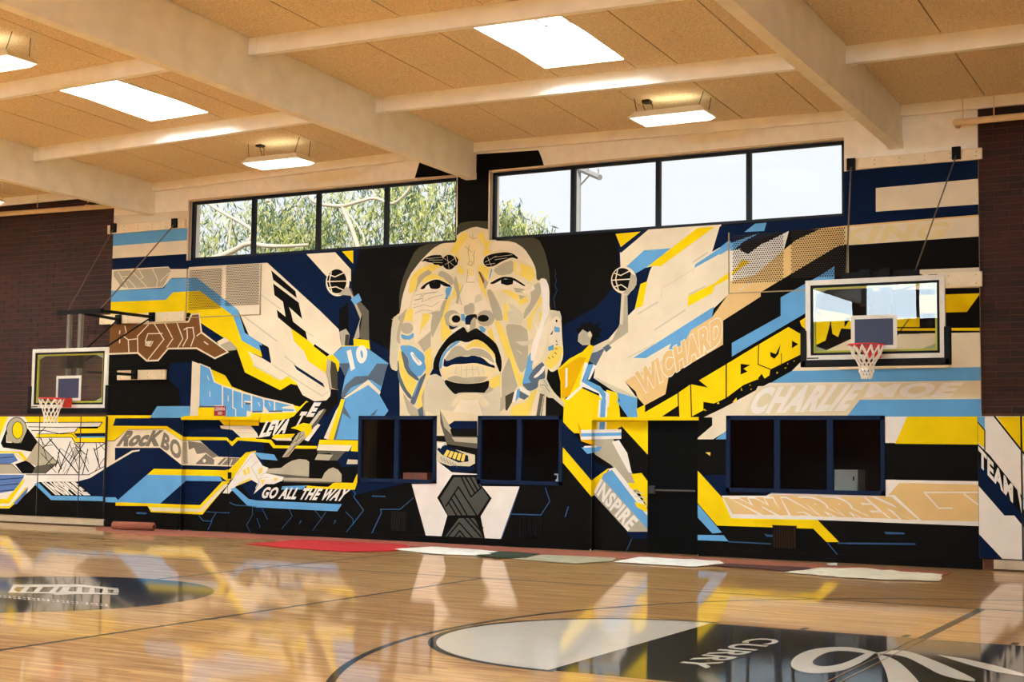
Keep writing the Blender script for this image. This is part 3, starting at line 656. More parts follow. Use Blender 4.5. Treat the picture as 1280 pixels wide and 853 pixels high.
for q in ('0,460 20,480 10,500 65,575 0,660', '345,505 270,570 160,570 165,590 95,740', '895,597 1060,602 1110,525 1085,450', '1215,557 1195,610', '938,450 888,600 820,782'): l('s', 5, q)
l('s', 7, '115,496 185,498')
# ================= portrait
FACE = 'mural_portrait|painted face of a man looking up, in a suit and tie'
sec(0, 0, 1, FACE); SOFT[0] = 6
p('d', '499,392 499,366 503,350 509,334 520,311 540,303 570,302 571,280 590,276 616,277 616,301 645,298 672,297 681,314 687,339 688,372 680,390 520,392')
p('F', '500,392 503,371 511,346 526,326 541,311 553,304 571,303 571,293 593,283 606,286 616,288 616,301 642,302 656,311 665,325 670,336 671,352 682,347 687,360 687,388 692,388 701,390 702,420 704,445 700,460 690,466 684,460 682,520 682,545 500,545 500,500 499,463 490,462 487,450 490,402 497,393')
sec(480, 270, 6.558)
p('C', '130,780 205,500 300,370 420,262 300,440 250,600 200,760 150,853'); p('L', '205,645 215,520 270,445 400,390 470,402 440,432 380,470 290,520 275,560 250,620')
p('L', '600,190 650,130 690,150 690,180 640,240 600,300 640,330 625,370 600,372 600,320 540,300 580,232'); p('L', '610,400 660,440 660,480 600,470'); p('A', '640,240 700,160 790,200 790,420 750,430 690,440 650,420 600,300')
p('G', '250,640 270,570 280,500 330,458 370,440 400,470 340,500 300,545'); p('G', '440,490 460,450 500,455 560,500 580,548 545,585 520,540 490,510')
p('L', '300,545 340,500 420,470 440,490 500,520 545,560 500,545 420,512 350,540'); p('C', '295,600 340,550 400,518 450,515 510,540 555,572 600,560 560,640 480,720 380,800 270,855 225,740 250,650')
p('V', '335,600 350,570 378,556 382,600'); p('V', '462,556 502,577 470,590'); p('K', '300,592 340,555 400,525 450,521 500,545 553,572 546,584 500,580 460,556 400,541 350,571 332,600 304,603'); p('K', '374,545 466,545 466,585 440,601 386,599 370,570')
p('K', '303,378 345,340 400,321 482,321 486,412 460,413 450,401 415,402 400,386 360,381 340,371'); c('K', 535, 380, 56, 61); p('K', '585,325 612,360 602,402 578,415 596,370')
for q in ('345,352 480,340', '370,362 482,362', '400,380 482,385', '495,350 540,380 575,410', '500,400 540,380 580,350', '520,330 535,435'): l('g', 3, q)
p('B', '513,590 562,578 530,690 484,672'); l('K', 5, '484,672 530,688'); p('G', '522,690 475,853 438,853 488,690')
for q in ('260,650 440,620 480,640', '245,690 380,660 470,680', '240,730 350,700 450,720', '260,770 380,745 430,760', '270,810 350,790 400,800', '300,640 330,670 310,700', '400,640 380,690 400,740'): l('G', 5, q)
p('L', '155,860 190,770 240,757 245,860'); p('L', '308,860 330,810 372,798 378,860'); p('G', '60,850 130,820 190,755 185,780 140,860')
p('L', '575,505 632,560 632,615 560,700 570,620'); p('G', '588,478 622,600 616,700 600,762 585,742 602,650 570,560'); p('C', '690,440 742,430 752,540 790,545 790,700 740,715 640,740 615,660 650,570 680,545'); l('G', 6, '690,440 680,545 745,545'); l('G', 7, '650,570 618,650 640,735')
for q in ('665,250 690,270 720,300', '700,240 690,290', '745,280 735,330', '700,370 690,400 720,410 725,380 700,370', '690,290 700,360', '740,330 735,400', '700,165 730,190 760,180', '728,150 728,180'): l('D', 3, q)
t('Y', '30', '685,440 737,436 737,492 688,497', 0.01)
# right brow, eye, temple
sec(590, 270, 6.558)
p('L', '40,165 90,120 112,200 160,215 130,268 160,300 85,335 108,250'); p('L', '45,440 70,395 140,425 135,520 110,540'); p('C', '165,205 340,210 430,275 490,365 520,430 400,360 330,320 240,270 165,300')
p('G', '178,450 190,425 250,390 340,358 345,472 220,492'); p('L', '340,368 430,398 500,425 520,490 485,545 420,500 340,462'); p('A', '360,380 400,390 400,480 360,460'); p('B', '138,525 160,430 168,440 152,505')
p('K', '93,368 110,335 170,310 280,296 340,310 382,345 372,356 330,340 250,372 190,410 130,422 100,398')
for q in ('110,380 200,330', '180,340 330,320', '190,360 290,345', '130,340 160,410', '115,400 190,390'): l('g', 3, q)
p('C', '110,560 200,515 260,492 340,498 450,565 500,560 420,610 240,605 130,610'); p('V', '190,560 240,530 245,560'); p('V', '335,530 370,555 335,562'); p('K', '143,556 200,520 260,497 340,504 442,570 432,581 340,526 260,514 180,561'); p('K', '238,520 342,520 336,560 290,571 240,556')
p('L', '235,600 330,620 395,660 380,697 300,650'); p('G', '340,588 432,600 420,632 360,626'); p('G', '385,650 450,660 402,702'); p('L', '372,705 440,660 465,705 400,732')
p('G', '478,590 558,538 572,640 500,762 420,860 430,780 490,700'); p('L', '560,650 577,700 500,822 445,860 530,750'); p('L', '50,450 102,530 132,690 60,570'); p('G', '50,455 72,455 112,522 140,545 108,610 95,560'); p('W', '52,455 70,462 104,530 96,560')
p('G', '120,610 160,600 240,760 260,860 190,860 150,720'); p('C', '545,540 575,505 615,545 635,700 600,860 560,860 580,700 565,560'); p('L', '260,700 300,740 300,790 360,860 250,860 270,760'); p('g', '300,720 340,730 430,810 400,850 350,820'); p('g', '640,790 720,780 735,830 735,860 660,860'); p('C', '400,620 480,600 500,560 520,600 460,640'); p('g', '25,660 60,640 85,655 80,740 50,790 20,770')
l('s', 3, '680,440 690,470 680,500 695,530 680,570 700,610 670,680 685,760')
# nose, mouth
sec(530, 370, 6.562)
p('L', '150,185 200,0 225,0 200,120 170,170 200,282 235,300 150,385 138,300'); p('C', '200,120 260,60 330,80 330,150 300,150'); p('C', '420,60 500,30 560,110 500,125 430,140')
p('C', '575,200 640,420 660,480 640,640 600,560 560,420 480,290 560,250'); p('L', '578,200 622,212 700,380 802,690 772,722 740,640 650,425'); p('L', '520,290 555,260 590,400 600,420 550,360')
c('G', 233, 190, 70, 73); c('G', 508, 184, 72, 66); c('F', 258, 195, 52, 50); c('K', 265, 190, 36, 31); c('K', 488, 185, 46, 29)
p('N', '205,240 240,255 285,250 240,275 215,275'); p('V', '225,290 300,250 310,262 240,300'); p('G', '328,85 368,70 372,60 412,60 416,140 372,166 335,152'); p('K', '340,166 400,150 435,152 437,185 420,205 392,240 340,240'); p('N', '345,170 392,165 390,232 345,232'); p('B', '303,150 335,150 342,212 312,202'); p('G', '385,210 412,175 430,185 425,255 400,292 375,292'); p('V', '350,238 376,236 376,272 362,282 350,262'); p('B', '452,250 482,250 510,275 500,302 470,292')
p('K', '75,645 80,530 130,430 200,340 280,280 330,250 358,302 378,290 430,262 470,290 550,350 602,402 640,520 640,602 625,634 595,560 560,460 500,390 430,353 355,386 280,366 210,402 150,482 126,560 130,612 146,672 100,632')
p('C', '130,605 128,545 160,470 240,385 290,366 355,388 430,353 500,388 562,450 590,520 588,600 300,560'); p('B', '130,602 129,545 160,470 240,386 285,368 300,375 200,450 160,510 150,592'); p('L', '340,420 430,352 500,386 580,470 592,530 560,480 490,428 400,412 355,442')
p('G', '165,532 240,420 300,405 358,455 400,430 480,435 550,480 588,562 500,502 400,490 320,492 200,532'); p('N', '158,578 170,508 186,540 290,495 360,501 400,488 480,506 540,560 582,570 586,602 500,570 420,550 330,560 240,562 190,586')
p('A', '130,606 190,585 270,560 340,562 420,552 510,575 606,600 560,660 480,706 370,719 260,711 180,681'); p('F', '205,640 230,585 340,565 480,575 520,620 480,660 400,665 330,675 260,650'); p('G', '180,681 260,652 330,675 400,666 540,662 480,706 370,719 260,711')
for q in ('270,580 255,640', '310,575 305,660', '350,580 352,670', '400,575 405,660', '440,580 455,650', '480,590 495,640', '320,610 440,605'): l('G', 3.5, q)
p('K', '165,682 260,716 370,723 480,713 540,690 532,760 482,815 430,796 290,796 245,820 190,772'); p('N', '48,652 75,600 126,606 150,668 100,642')
p('G', '670,235 730,232 800,242 856,282 856,562 800,642 760,560 690,352'); p('L', '540,692 627,640 627,792 600,797 545,742'); p('G', '482,817 540,742 627,800 627,860 500,860'); p('g', '750,375 853,372 853,400 800,408'); p('F', '300,795 425,795 510,860 240,860'); p('G', '118,820 150,690 185,770 150,800')
p('g', '10,860 20,720 60,650 110,650 130,760 100,860'); p('G', '640,640 700,500 770,740 740,790 640,840'); p('g', '680,130 780,110 820,190 790,232 700,225')
l('F', 4, '780,455 800,470')
# left cheek figure
sec(480, 390, 6.558)
p('g', '70,50 125,20 105,200 125,300 110,400 115,490 60,470 45,400 60,250'); p('G', '152,15 185,-5 130,180 136,272 104,240 110,150'); p('G', '390,-5 475,-5 470,60 400,212 386,180'); p('G', '280,250 386,160 386,282 330,332'); p('C', '240,20 400,20 380,150 260,260 240,180'); p('L', '320,15 385,20 375,60 310,150 290,190')
p('L', '120,370 135,280 180,495 275,570 240,652 230,702 180,652 140,582'); p('S', '113,400 122,400 130,510 180,630 236,700 215,722 140,622 113,522'); c('G', 190, 135, 52, 46); p('B', '138,180 200,200 248,168 247,210 200,236 150,222'); c('F', 190, 255, 35, 28)
p('B', '135,275 240,278 337,350 336,430 366,440 290,547 208,470 208,380 140,312'); p('S', '135,300 206,385 206,465 292,547 280,572 180,495'); p('V', '215,335 240,328 262,370 322,420 290,447 245,400'); l('D', 4, '240,350 290,415'); p('S', '290,552 347,498 346,520 300,642 252,772 215,742 240,682'); l('B', 8, '290,560 250,690')
p('L', '300,652 337,590 322,700 322,772 290,797 265,752'); p('S', '278,802 326,770 332,860 290,860'); p('L', '340,330 388,290 396,440 350,562 346,450'); p('L', '470,60 492,20 510,100 562,165 480,252'); p('G', '150,650 200,720 240,770 280,800 290,860 210,860'); p('G', '310,700 345,600 335,790 345,860 330,860'); p('G', '448,680 490,550 500,590 480,660')
# right cheek cluster, ear
sec(590, 390, 6.558)
p('C', '500,60 560,160 610,100 640,30 600,340 510,460 500,350 540,180'); p('L', '515,185 552,160 532,262 505,332'); p('L', '380,90 470,160 450,90 480,20 500,60 480,165 400,110'); p('L', '555,0 620,0 585,110 560,100'); p('g', '365,245 440,252 502,218 502,250 440,282 390,270'); l('F', 4, '370,315 410,345')
p('B', '408,612 440,480 470,338 507,340 516,370 490,450 512,500 460,547 492,582'); p('S', '405,590 492,582 460,547 512,460 592,400 606,562 545,562 545,622 470,657'); p('V', '500,540 560,482 580,450 602,440 592,490 530,542'); p('V', '400,605 470,655 480,690 390,640'); p('L', '400,510 425,520 410,610 380,600')
p('L', '310,860 330,770 440,742 470,690 532,625 542,692 480,860'); p('C', '540,640 550,700 520,860 470,860'); p('S', '385,702 390,645 470,692 430,722'); p('B', '370,640 396,630 390,702 358,737'); p('V', '340,660 372,640 355,740 330,740'); p('D', '560,668 598,680 572,860 528,860'); l('V', 4, '590,690 560,860')
p('C', '625,100 690,30 735,60 740,200 752,340 740,410 660,500 605,450 640,300'); p('L', '600,400 640,340 690,272 742,290 747,342 700,432 660,472 610,452'); p('B', '625,290 672,268 672,312 630,322'); p('B', '675,120 722,130 722,167 680,167'); c('K', 695, 75, 8, 12); p('K', '640,190 668,150 660,185')
for q in ('690,235 700,250', '690,270 705,265', '685,300 700,305', '680,335 695,345', '660,365 670,375', '630,375 640,385'): l('K', 6, q)
p('d', '275,692 352,650 330,742 290,812 275,802'); p('G', '232,702 275,692 270,792 215,835')
p('g', '540,560 612,545 642,610 682,670 757,740 757,782 680,702 640,706 580,667 545,642 592,640 545,602 592,590')
for q in ('590,560 625,610', '560,600 600,600 640,660'): l('D', 4, q)
sec(475, 275, 3.412)
p('g', '188,840 190,700 225,655 262,668 280,702 320,747 340,737 430,737 465,742 512,700 516,770 512,840'); p('F', '300,792 340,738 430,738 474,792 438,802 420,766 345,766 322,800'); p('C', '345,768 420,768 440,840 300,840')
p('V', '682,262 702,248 722,282 724,395 700,440 660,602 642,600 650,530 690,430 698,340'); p('C', '150,360 200,320 280,300 284,330 242,390 180,400 140,420')
l('G', 2.5, '150,345 185,335 180,350 230,330 270,320'); l('G', 2.5, '145,375 190,362 220,372 255,350'); l('G', 2.5, '150,400 180,385 225,388'); l('G', 2.5, '170,330 200,315 240,310')
# neck, collar, tie
SOFT[0] = 0
sec(440, 510, 4.489)
p('F', '470,40 705,40 705,70 580,74 545,100 500,10'); p('D', '495,10 565,150 705,163 705,228 535,206 498,85'); p('N', '543,97 577,74 705,74 705,118 560,118'); p('K', '553,118 705,118 705,162 570,160 545,125'); p('G', '560,165 705,168 705,200 580,190'); p('K', '530,203 705,230 705,265 560,240'); p('G', '495,10 545,90 560,150 520,110')
p('V', '335,428 475,426 475,296 560,362 705,372 705,440 940,442 828,754 420,737')
p('g', '478,188 530,193 538,222 692,265 692,312 640,342 560,330 476,300'); p('N', '478,232 500,220 528,208 654,270 656,302 600,308 505,262'); p('V', '480,195 520,198 500,230 480,215'); p('N', '535,330 570,325 692,330 692,346 672,361 560,360')
for k in range(5): p('L', [(535+22*k, 236+6*k), (552+22*k, 242+5*k), (534+24*k, 276+7*k), (517+24*k, 266+8*k)])
for k in range(6): l('D', 3, [(500+16*k, 275+8*k), (512+16*k, 300+7*k)])
p('K', '563,376 705,376 730,440 784,508 722,610 750,752 498,737 535,605 478,505')
p('T', '495,508 572,390 704,390 728,446 768,508 706,604 540,604')
for q in ('612,386 668,500 728,446', '634,386 692,482', '662,386 707,468', '690,386 722,452', '528,552 597,444 664,548 702,608', '574,480 650,610', '556,508 620,610', '542,530 590,610'): l('K', 8, q)
p('T', '512,738 600,620 690,620 740,744')
for q in ('520,745 602,645 690,745', '560,745 604,690 650,745', '588,745 606,720 626,745', '632,620 725,725', '660,620 730,700', '690,622 735,675'): l('K', 8, q)
# ================= wall pads
SURF = PADS
PADP = 'mural_band|graphic paint on the pad'
sec(0, 500, 5.33, PADP)
p('V', '-400,0 760,0 760,900 -400,900'); p('Y', '-400,102 720,100 720,290 -400,290'); p('V', '-400,300 0,300 170,500 590,500 720,430 720,285 500,285 480,240 250,245 180,140 160,110 55,112 0,240 -400,240')
p('V', '160,150 680,150 660,180 520,182 500,216 390,226 240,226 190,180'); l('K', 5, '165,152 682,150 662,180 520,182 500,216 395,226'); l('K', 5, '190,180 400,184 520,182'); l('K', 5, '210,205 300,205 390,226'); p('K', '520,182 660,180 650,192 530,192'); l('K', 5, '300,185 260,225')
p('N', '490,224 720,220 720,242 512,246'); p('B', '510,246 720,242 720,252 515,254'); p('Y', '238,250 252,226 480,226 512,258 720,262 720,285 500,285 478,250')
l('K', 5, '240,252 478,250 500,285 720,286'); l('K', 4, '250,228 480,228 512,258')
c('G', 112, 205, 68, 88); l('K', 5, [(112+68*math.cos(a/10*math.pi), 205+88*math.sin(a/10*math.pi)) for a in range(21)]); c('Y', 118, 203, 36, 56); l('K', 4, [(118+36*math.cos(a/10*math.pi), 203+56*math.sin(a/10*math.pi)) for a in range(21)])
p('K', '5,290 45,190 42,285 140,290 185,190 250,278 262,355 140,335 20,318'); p('G', '45,280 50,215 90,282'); p('Y', '-100,340 140,345 190,400 170,410 120,355 -100,352'); l('L', 8, '90,355 160,405')
p('b', '-400,362 90,358 120,405 60,430 -400,440'); p('K', '100,430 180,402 240,455 215,492 150,492'); p('G', '-100,428 80,428 145,492 -100,495'); l('K', 4, '-100,428 80,428 145,492')
p('G', '172,405 250,282 386,420 240,442'); p('D', '386,420 300,492 215,490 240,442'); l('K', 5, '250,282 386,420 300,492')
random.seed(3)
for k in range(26):
    x = random.uniform(290, 690); y = random.uniform(290, 470); a = random.choice((1, -1))*random.uniform(0.6, 1.4); d = random.uniform(30, 95)
    q = [(x-d*math.cos(a), y-d*math.sin(a)), (x+d*math.cos(a), y+d*math.sin(a))]
    q = [(min(700, max(275+0.0*u, u)), min(495, max(258 if u < 490 else 290, w))) for u, w in q]; l('K', random.choice((3, 4, 6)), q)
l('K', 7, '330,260 520,490'); l('K', 6, '470,280 390,490'); l('K', 6, '560,290 470,430'); l('K', 5, '640,290 660,440'); l('K', 4, '265,250 300,310 350,300')
p('b', '-400,500 170,500 100,605 -400,690'); l('N', 5, '-100,540 150,520'); l('N', 5, '-100,580 120,560'); l('N', 5, '-100,620 90,600'); l('N', 4, '-100,400 90,380')
p('Y', '-400,668 48,660 170,512 195,498 62,692 -400,692'); p('V', '-400,692 62,692 180,540 205,520 72,716 -400,716'); p('Y', '-400,712 66,708 190,560 195,575 70,722 -400,724')
p('V', '160,500 590,500 720,430 720,447 600,522 510,546 235,546 190,608 165,562'); l('K', 5, '175,500 590,500 720,432'); p('K', '-400,724 62,724 195,610 250,552 720,640 720,900 -400,900'); p('N', '510,546 600,522 720,446 720,650 345,642 250,552'); p('B', '230,562 252,548 345,640 720,645 720,676 340,668')
p('K', '255,548 510,546 620,640 350,640'); t('V', 'INSPIRE', '275,548 500,546 606,638 372,636', 0.06)
p('b', '90,690 190,580 180,620 110,698')
sec(1060, 510, 4.064, PADP)
p('V', '600,0 1300,0 1300,900 600,900')
p('B', '640,45 695,45 695,112 650,55'); p('Y', '640,58 692,112 692,202 640,165'); l('K', 6, '640,50 695,115 695,215'); p('Y', '755,45 1200,45 1200,600 890,235'); l('K', 9, '745,45 900,240 1200,640'); p('K', '640,165 720,240 1200,850 1200,980 845,548 795,548 640,370'); p('N', '640,250 720,330 1200,960 1200,980 845,548 795,548 640,370'); p('N', '640,615 798,782 640,790')
t('V', 'TEAM WORK', '662,192 1085,672 1085,762 662,290', 0.045)
SURF = WALLS+PADS
flush()
# ---------------------------------------------------------------- court paint on the floor
def fpaint(name, col, rings, label=None, lv=1, parent=None):
    k = dict(black=(18, 17, 16), dark=(12, 14, 16), white=(226, 220, 204), line=(14, 12, 10), tan=(150, 112, 70))[col]
    m = mat('court_paint_'+col, k, 0.4, noise=0.03, nscale=3, coat=0.45 if col == 'line' else 0.85, spec=0.05)
    mb = MB()
    for pp in rings:
        for tr in geometry.tessellate_polygon([[Vector((x, y, 0)) for x, y in pp]]):
            q = [pp[i] for i in tr]; ar = (q[1][0]-q[0][0])*(q[2][1]-q[0][1])-(q[2][0]-q[0][0])*(q[1][1]-q[0][1])
            if ar < 0: q = q[::-1]
            z_ = 0.0006*lv+0.00004*(len(mb.f) % 6); mb.add([(x, y, z_) for x, y in q], [(0, 1, 2)])
    o = mb.build(name, m, floor)
    if label: o['label'] = label
    return o
def strip(pp, w):
    L, R = [], []
    for i, a in enumerate(pp):
        d = Vector(pp[min(i+1, len(pp)-1)])-Vector(pp[max(i-1, 0)]); d.normalize(); nn = Vector((-d.y, d.x))*w/2
        L.append((a[0]+nn.x, a[1]+nn.y)); R.append((a[0]-nn.x, a[1]-nn.y))
    return [[L[i], L[i+1], R[i+1], R[i]] for i in range(len(pp)-1)]
def arc(cx, cy, r, a0, a1, n=60): return [(cx+r*math.cos(math.radians(a0+(a1-a0)*i/n)), cy+r*math.sin(math.radians(a0+(a1-a0)*i/n))) for i in range(n+1)]
AX = 11.13
fpaint('court_line', 'line', strip([(-34, 15.72), (-2.7, 15.62), (10, 15.62)], 0.06)); fpaint('court_line', 'line', strip([(-11.91, 18.9), (-11.91, 13.1)], 0.06)); fpaint('court_line', 'line', strip([(-8.79, 15.7), (-8.79, -8)], 0.06))
fpaint('court_line', 'line', strip([(-2.78, 15.6), (-2.79, 12.8)], 0.09)); fpaint('court_line', 'tan', strip([(-2.76, 12.8), (-2.76, 9)], 0.012)+strip([(-2.84, 12.8), (-2.84, 9)], 0.012), lv=5)
fpaint('court_line', 'line', strip(arc(-0.62, AX, 5.95, 70, 290, 120), 0.065), 'black three point arc')
fpaint('court_logo_disc', 'dark', [arc(-11.92, 11.25, 1.93, 0, 360, 90)[:-1]], 'dark round logo at the middle of the court')
fpaint('court_line', 'line', strip(arc(-4.74, AX, 1.74, 88, 272), 0.07), lv=2); fpaint('free_throw_half_circle', 'white', [arc(-4.74, AX, 1.71, 90, 270)], 'white half circle at the free throw line', lv=1)
fpaint('court_key', 'dark', [[(-4.74, 9.42), (1.2, 9.42), (1.2, 12.80), (-4.74, 12.80)]], 'dark painted key with white logo and lettering', lv=1)
for x in (-3.9, -2.98, -2.06): fpaint('lane_mark', 'line', [[(x, 12.82), (x+0.06, 12.82), (x+0.06, 13.0), (x, 13.0)]])
def fpx(x0, y0, s, t_): return [tuple(PF(x0+x/s, y0+y/s))[:2] for x, y in pts(t_)]
c8 = lambda q: fpx(850, 640, 2.977, q)
def smooth(pp, it=2):
    for _ in range(it):
        out = [pp[0]]
        for a, b in zip(pp, pp[1:]): out += [(0.75*a[0]+0.25*b[0], 0.75*a[1]+0.25*b[1]), (0.25*a[0]+0.75*b[0], 0.25*a[1]+0.75*b[1])]
        pp = out+[pp[-1]]
    return pp
loop_out = smooth(pts('900,640 860,590 790,552 735,528 640,504 560,504 480,514 425,540 408,570 430,592 490,604 560,600 620,588 680,560 730,524 800,514 850,520 900,535 1000,575 1120,640'))
def fring(t_, s=2.977): return [tuple(PF(850+x/s, 640+y/s))[:2] for x, y in t_]
big = smooth(pts('730,524 640,504 560,504 480,514 425,540 408,570 430,592 490,604 560,600 620,588 680,560 730,524')); sml = smooth(pts('690,528 620,518 560,520 520,535 490,558 500,572 540,578 600,568 650,548 690,528'))
N_ = len(big); M_ = len(sml); ring = []
for i in range(N_-1):
    a, b = sml[int(i*(M_-1)/(N_-1))], sml[int((i+1)*(M_-1)/(N_-1))]
    ring += [[big[i], big[i+1], b], [big[i], b, a]]
fpaint('court_logo', 'white', [fring(q) for q in ring]+[fring(smooth(pts('720,528 800,514 860,522 930,548 1020,585 1130,640 980,615 900,570 830,535 720,528'))), fring(smooth(pts('735,530 800,548 850,590 895,640 900,670 780,670 770,600 740,545'))), fring(pts('955,533 1060,548 1180,575 1290,607 1290,616 1180,598 1080,572'))], 'white looping swoosh logo on the dark key', lv=3)
q_ = text_tris('CURRY', 0.02); fpaint('court_lettering', 'white', [[(-4.06+0.28*v, 12.03-1.90*u) for u, v in tr] for tr in q_], 'white lettering reading CURRY', lv=3)
f6 = lambda q: fpx(0, 640, 2.977, q)
arches = ['50,272 290,271 440,286 442,300 425,300 425,292 300,280 62,281 50,290 62,297 60,302 35,297', '30,298 210,300 440,304 440,309 30,302']
for x in (70, 120, 180): arches.append('%d,281 %d,281 %d,302 %d,302' % (x+22, x+42, x+22, x))
arches += ['235,281 262,281 250,302 215,303', '290,281 305,281 305,303 282,303', '335,284 352,285 352,303 330,303', '385,288 400,289 402,302 380,303', '425,290 442,292 440,302 420,302', '250,296 300,298 300,306 215,310 190,308']
fpaint('court_logo', 'white', [f6(q) for q in arches], 'white arched emblem on the round dark logo', lv=3)
random.seed(5); let = []
for k in range(26):
    x = -60+18*k; y = 306+(x+60)*0.085
    let += ['%g,%g %g,%g %g,%g %g,%g' % (x, y, x+12, y+1, x+10, y+3, x-2, y+2), '%g,%g %g,%g %g,%g %g,%g' % (x+2, y+6, x+14, y+7, x+12, y+9, x, y+8)]
    if k % 2: let.append('%g,%g %g,%g %g,%g %g,%g' % (x+4, y+1, x+8, y+1, x+6, y+8, x+2, y+8))
fpaint('court_lettering', 'white', [f6(q) for q in let], lv=3)
# ---------------------------------------------------------------- clerestory windows and lower windows
clearg = glass('clear_window_glass', (0.97, 0.98, 0.98), 0.2)
darkg = glass('dark_window_glass', (0.85, 0.88, 0.90), 0.55)
def window(idx, h, n, fm, gm, fw, ydepth, surround=None, bottom=None):
    x0, x1, z0, z1 = h; y0, y1 = YW+ydepth, YW+ydepth+0.07; mb = MB()
    mb.box(x0, x1, y0, y1, z0, z0+fw); mb.box(x0, x1, y0, y1, z1-fw, z1); mb.box(x0, x0+fw, y0, y1, z0, z1); mb.box(x1-fw, x1, y0, y1, z0, z1)
    o = mb.build('window_%d' % idx, fm, kind='structure')
    for k in range(1, n):
        x = x0+(x1-x0)*k/n; MB().box(x-fw*0.7, x+fw*0.7, y0-0.005, y1, z0+fw, z1-fw).build('mullion', fm, o)
    for k in range(n):
        a, b = x0+(x1-x0)*k/n, x0+(x1-x0)*(k+1)/n
        MB().box(a+0.01, b-0.01, y0+0.04, y0+0.045, z0+0.01, z1-0.01).build('pane', gm, o)
    if gm is darkg:
        mb = MB(); yr = YW+0.06
        mb.box(x0, x0+0.012, yr, YW+0.31, z0, z1).box(x1-0.012, x1, yr, YW+0.31, z0, z1).box(x0, x1, yr, YW+0.31, z1-0.012, z1).box(x0, x1, yr, YW+0.31, z0, z0+0.012)
        mb.build('reveal', mat('dark_reveal', (16, 15, 15), 0.8, spec=0.05), o)
    if surround:
        mb = MB(); w = 0.03
        mb.box(x0-w, x0, YW-0.03, YW+0.02, z0, z1+w); mb.box(x0-w, x1+0.0, YW-0.03, YW+0.02, z1, z1+w)
        mb.build('window_trim', surround, o)
    return o
trimm = mat('tan_window_trim', (206, 184, 150), 0.6)
window(1, WIN[0], 4, darkframe, clearg, 0.055, 0.06, trimm); window(2, WIN[1], 4, darkframe, clearg, 0.055, 0.06, trimm)
window(3, LOW[0], 2, navyframe, darkg, 0.065, -0.02); window(4, LOW[1], 2, navyframe, darkg, 0.065, -0.02); window(5, LOW[2], 3, navyframe, darkg, 0.065, -0.02)
# dark rooms behind the lower windows and doors
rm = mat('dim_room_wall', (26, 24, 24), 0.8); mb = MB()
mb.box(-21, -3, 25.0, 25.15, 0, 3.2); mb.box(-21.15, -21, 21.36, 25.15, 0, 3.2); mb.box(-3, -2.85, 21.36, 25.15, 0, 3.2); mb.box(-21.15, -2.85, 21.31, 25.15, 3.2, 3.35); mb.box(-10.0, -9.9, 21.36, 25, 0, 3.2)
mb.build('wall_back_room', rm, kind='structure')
# things behind the glass
def thing_box(name, lab, cat, px0, px1, Y, depth, m, z0=None):
    a, b = P(*px0, Y), P(*px1, Y); o = MB().box(min(a.x, b.x), max(a.x, b.x), Y, Y+depth, min(a.z, b.z) if z0 is None else z0, max(a.z, b.z))
    return o
sill = MB().box(LOW[0][0]-0.1, LOW[1][1]+0.1, 21.31, 21.75, 0.90, 0.98).build('counter', mat('dark_counter', (40, 34, 30), 0.5)); tag(sill, 'dark shelf running behind the two windows beside the tie', 'counter')
MB().box(LOW[0][0]-0.1, LOW[1][1]+0.1, 21.70, 21.75, 0.0, 0.90).build('front_panel', mat('dark_counter', (40, 34, 30)), sill)
sill2 = MB().box(LOW[2][0]-0.1, LOW[2][1]+0.1, 21.31, 21.75, 0.86, 0.94).build('counter', mat('dark_counter', (40, 34, 30))); tag(sill2, 'dark shelf running behind the three pane window', 'counter')
MB().box(LOW[2][0]-0.1, LOW[2][1]+0.1, 21.70, 21.75, 0.0, 0.86).build('front_panel', mat('dark_counter', (40, 34, 30)), sill2)
a, b = P(505, 598, 21.45), P(535, 588, 21.45)
bx = empty('cardboard_box', (a.x, 21.5, 0.98), 'small reddish cardboard box on shelf behind window', 'box')
MB().box(a.x, b.x, 21.42, 21.62, 0.98, 1.18).build('carton', mat('red_brown_card', (170, 96, 76), 0.8), bx); MB().box((a.x+b.x)/2-0.02, (a.x+b.x)/2+0.02, 21.415, 21.625, 0.98, 1.184).build('tape', mat('tape', (150, 110, 84), 0.4), bx)
q = P(697, 600, 21.42); sb = empty('soap_bottle', (q.x, 21.42, 0.98), 'white pump soap bottle on shelf behind window', 'bottle'); wm = mat('white_plastic', (226, 222, 214), 0.4)
MB().tube([(q.x, 21.42, 0.98), (q.x, 21.42, 1.10), (q.x, 21.42, 1.12)], 0.045, 12, r2=0.03).build('bottle_body', wm, sb); MB().tube([(q.x, 21.42, 1.12), (q.x, 21.42, 1.20)], 0.012, 8).box(q.x-0.06, q.x+0.015, 21.41, 21.43, 1.195, 1.215).build('pump', wm, sb)
q = P(1056, 600, 21.7); cb = empty('cabinet', (q.x, 22.0, 0), 'pale grey office cabinet behind the three pane window', 'cabinet'); gm_ = mat('pale_cabinet', (196, 190, 176), 0.5)
MB().box(q.x-0.22, q.x+0.16, 21.85, 22.3, 0, 1.36).build('cabinet_body', gm_, cb); d_ = MB().box(q.x-0.21, q.x+0.15, 21.835, 21.85, 0.05, 1.16).build('cabinet_door', gm_, cb); MB().box(q.x+0.09, q.x+0.11, 21.82, 21.835, 1.2, 1.26).build('handle', black, cb)
